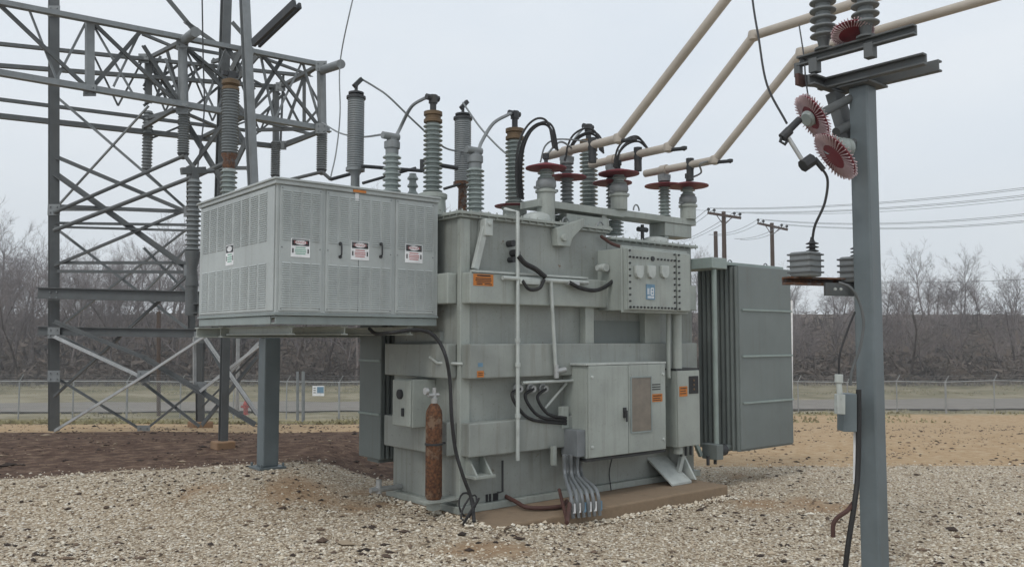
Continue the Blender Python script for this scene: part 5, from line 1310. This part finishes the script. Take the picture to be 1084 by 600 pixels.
for i, (h, s, dn) in enumerate(((11, 1, 1), (13, .8, 1), (12, .6, .9), (10, 1.2, 1), (9, 1.0, 1.1))):
    tr, cr = grow_tree(20 + i, h, s, dn)
    t = thing('bare_tree', (0, 0, 0), TL[i], 'tree', 'bare winter trees beyond the road')
    tr.build('trunk', 'bark' if i % 2 else 'barkd', t); cr.build('crown', 'twig', t)
    protos.append([t, False])
rnd = random.Random(5)
spots = []
for i in range(210):
    side = rnd.random()
    if side < .5: px = rnd.uniform(-20, 420)
    elif side < .92: px = rnd.uniform(770, 1110)
    else: px = rnd.uniform(420, 770)
    f = rnd.uniform(94, 175); spots.append((px, f))
spots.sort(key=lambda s: s[1])
def where(px):
    for lim, t in ((150, 'far left past the lattice structure'), (215, 'left of the louvred cabinet'), (300, 'behind the louvred cabinet post'), (390, 'between the steel post and the left radiator'), (770, 'hidden behind the transformer'), (850, 'behind the right radiator'), (905, 'under the ribbed metal boxes'), (960, 'behind the right steel column'), (1200, 'at the far right of the yard')):
        if px < lim: return t
for i, (px, f) in enumerate(spots):
    pr = protos[i % 5]
    if pr[1]: t = copy_tree(pr[0])
    else: t = pr[0]; pr[1] = True
    u = (px - 542) / FPX * f; p = gz_rf(u, f); t.location = p
    s = rnd.uniform(.7, 1.15) * (.72 if px > 770 else 1); t.scale = (s * 1.15, s * 1.15, s); t.rotation_euler = (0, 0, rnd.random() * 6.28)
    t['label'] = TL[i % 5] + ' standing ' + where(px)
    t['group'] = 'bare winter trees ' + where(px)
# undergrowth: dense thicket of stems along the wood edge
def thicket():
    rnd = random.Random(9); m = MB()
    for i in range(11000):
        f = 92 + 75 * rnd.random() ** 1.3; r = rnd.uniform(-.68, .68) * f
        p = gz_rf(r, f); h = rnd.uniform(.8, 2.2) * rnd.choice((1, 1, 1.9)); d = Vector((rnd.gauss(0, .35), rnd.gauss(0, .35), 1)).normalized()
        w = rnd.uniform(.02, .08); sd = Vector((rnd.gauss(0, 1), rnd.gauss(0, 1), 0)).normalized() * w
        q = p + d * h * .6; q2 = q + (d + Vector((rnd.gauss(0, .4), rnd.gauss(0, .4), 0))) * h * .4
        m.add([p - sd, p + sd, q + sd * .8, q - sd * .8, q2, p + FW * w, q + FW * w], [(0, 1, 2, 3), (3, 2, 4), (0, 3, 6, 5), (1, 5, 6, 2)])
        for k in range(3):
            b = p + d * h * rnd.uniform(.2, .95); e = b + Vector((rnd.gauss(0, 1), rnd.gauss(0, 1), rnd.gauss(.3, .5))) * rnd.uniform(.4, 1.1); n_ = Vector((rnd.gauss(0, .1), rnd.gauss(0, .1), rnd.gauss(0, .1)))
            m.add([b - n_, b + n_, e], [(0, 1, 2)])
    me = bpy.data.meshes.new('undergrowth'); me.from_pydata(m.v, [], m.f); me.materials.append(G['brush'])
    o = bpy.data.objects.new('undergrowth', me); C.objects.link(o); tag(o, 'dense dark brown winter thicket along the wooded hillside', 'undergrowth', kind='stuff')
thicket()
# short dry grass on the verge
def grass():
    rnd = random.Random(11); m = MB()
    for i in range(16000):
        f = rnd.choice((rnd.uniform(20, 60), rnd.uniform(78, 95), rnd.uniform(24, 50))); r = rnd.uniform(-.66, .66) * f
        if f < 33 and r > 0: continue
        if noise.noise(Vector((r * .12, f * .12, 1))) < -.05: continue
        p = gz_rf(r, f); h = rnd.uniform(.03, .09) * (1 + f / 60); w = rnd.uniform(.02, .05) * (1 + f/60)
        a = RT * w
        m.add([p - a, p + a, p + Vector((rnd.gauss(0, .05), rnd.gauss(0, .05), h))], [(0, 1, 2)])
    me = bpy.data.meshes.new('grass'); me.from_pydata(m.v, [], m.f); me.materials.append(G['dgrass'])
    o = bpy.data.objects.new('grass', me); C.objects.link(o); tag(o, 'short dry grass tufts on the field beyond the yard', 'grass', kind='stuff')
grass()

# ------------------------------------------------------------------ light, world, camera
SUN_EL, SUN_AZ = R(48), math.atan2(-FW.y * .8 - RT.y * .45, -FW.x * .8 - RT.x * .45)
w = bpy.data.worlds.new('World'); sc.world = w; w.use_nodes = True; nt = w.node_tree; L = nt.links.new
bg = nt.nodes['Background']
sky = N(nt, 'ShaderNodeTexSky'); sky.sky_type = 'NISHITA'; sky.sun_disc = False
sky.sun_elevation = SUN_EL; sky.sun_rotation = math.pi / 2 - SUN_AZ; sky.dust_density = 3.0; sky.air_density = 1.0
tc = N(nt, 'ShaderNodeTexCoord')
nz = N(nt, 'ShaderNodeTexNoise', Scale=2.2, Detail=5.0, Roughness=.5); mp = N(nt, 'ShaderNodeMapping'); mp.inputs['Scale'].default_value = (1, 1, 3.5)
L(tc.outputs['Generated'], mp.inputs[0]); L(mp.outputs[0], nz.inputs['Vector'])
cl = ramp(nt, nz.outputs[0], [(.3, (.74, .80, .86)), (.7, (.84, .875, .905))])
sc10 = N(nt, 'ShaderNodeVectorMath', operation='SCALE'); L(cl, sc10.inputs[0]); sc10.inputs['Scale'].default_value = 8.2
mx = N(nt, 'ShaderNodeMixRGB'); mx.inputs[0].default_value = .9; L(sky.outputs[0], mx.inputs[1]); L(sc10.outputs[0], mx.inputs[2])
L(mx.outputs[0], bg.inputs[0]); bg.inputs[1].default_value = .12
sl_ = bpy.data.lights.new('sun', 'SUN'); sl_.energy = .8; sl_.angle = R(14); sl_.color = (1, .97, .92)
so = bpy.data.objects.new('sun', sl_); C.objects.link(so)
dv = Vector((math.cos(SUN_EL) * math.cos(SUN_AZ), math.cos(SUN_EL) * math.sin(SUN_AZ), math.sin(SUN_EL)))
so.rotation_euler = dv.to_track_quat('Z', 'Y').to_euler()
cd_ = bpy.data.cameras.new('camera'); cam = bpy.data.objects.new('camera', cd_); C.objects.link(cam); sc.camera = cam
cd_.sensor_fit = 'HORIZONTAL'; cd_.sensor_width = 36; cd_.lens = 36 * FPX / 1084; cd_.clip_end = 5000; cd_.clip_start = .05
cam.location = EYE
look = FW * math.cos(PITCH) + Vector((0, 0, math.sin(PITCH)))
cam.rotation_euler = look.to_track_quat('-Z', 'Y').to_euler()
sc.view_settings.view_transform = 'Standard'; sc.view_settings.look = 'None'; sc.view_settings.exposure = .2; sc.view_settings.gamma = 1
sc.view_settings.use_curve_mapping = False
sc.render.engine = 'CYCLES'; sc.cycles.use_denoising = True; sc.cycles.max_bounces = 6; sc.cycles.transparent_max_bounces = 8

# ------------------------------------------------------------------ damp winter air
hz = MB().box(-420, 420, -420, 420, -6, 60)
hm = bpy.data.materials.new('haze'); hm.use_nodes = True; hn = hm.node_tree; hn.nodes.clear()
ho = hn.nodes.new('ShaderNodeOutputMaterial'); hv_ = hn.nodes.new('ShaderNodeVolumePrincipled')
hv_.inputs['Color'].default_value = (.9, .93, .96, 1); hv_.inputs['Density'].default_value = .0011; hv_.inputs['Anisotropy'].default_value = .2
hn.links.new(hv_.outputs[0], ho.inputs['Volume'])
tag(hz.build('haze', hm), 'thin pale winter haze over the fields', 'haze', kind='stuff')
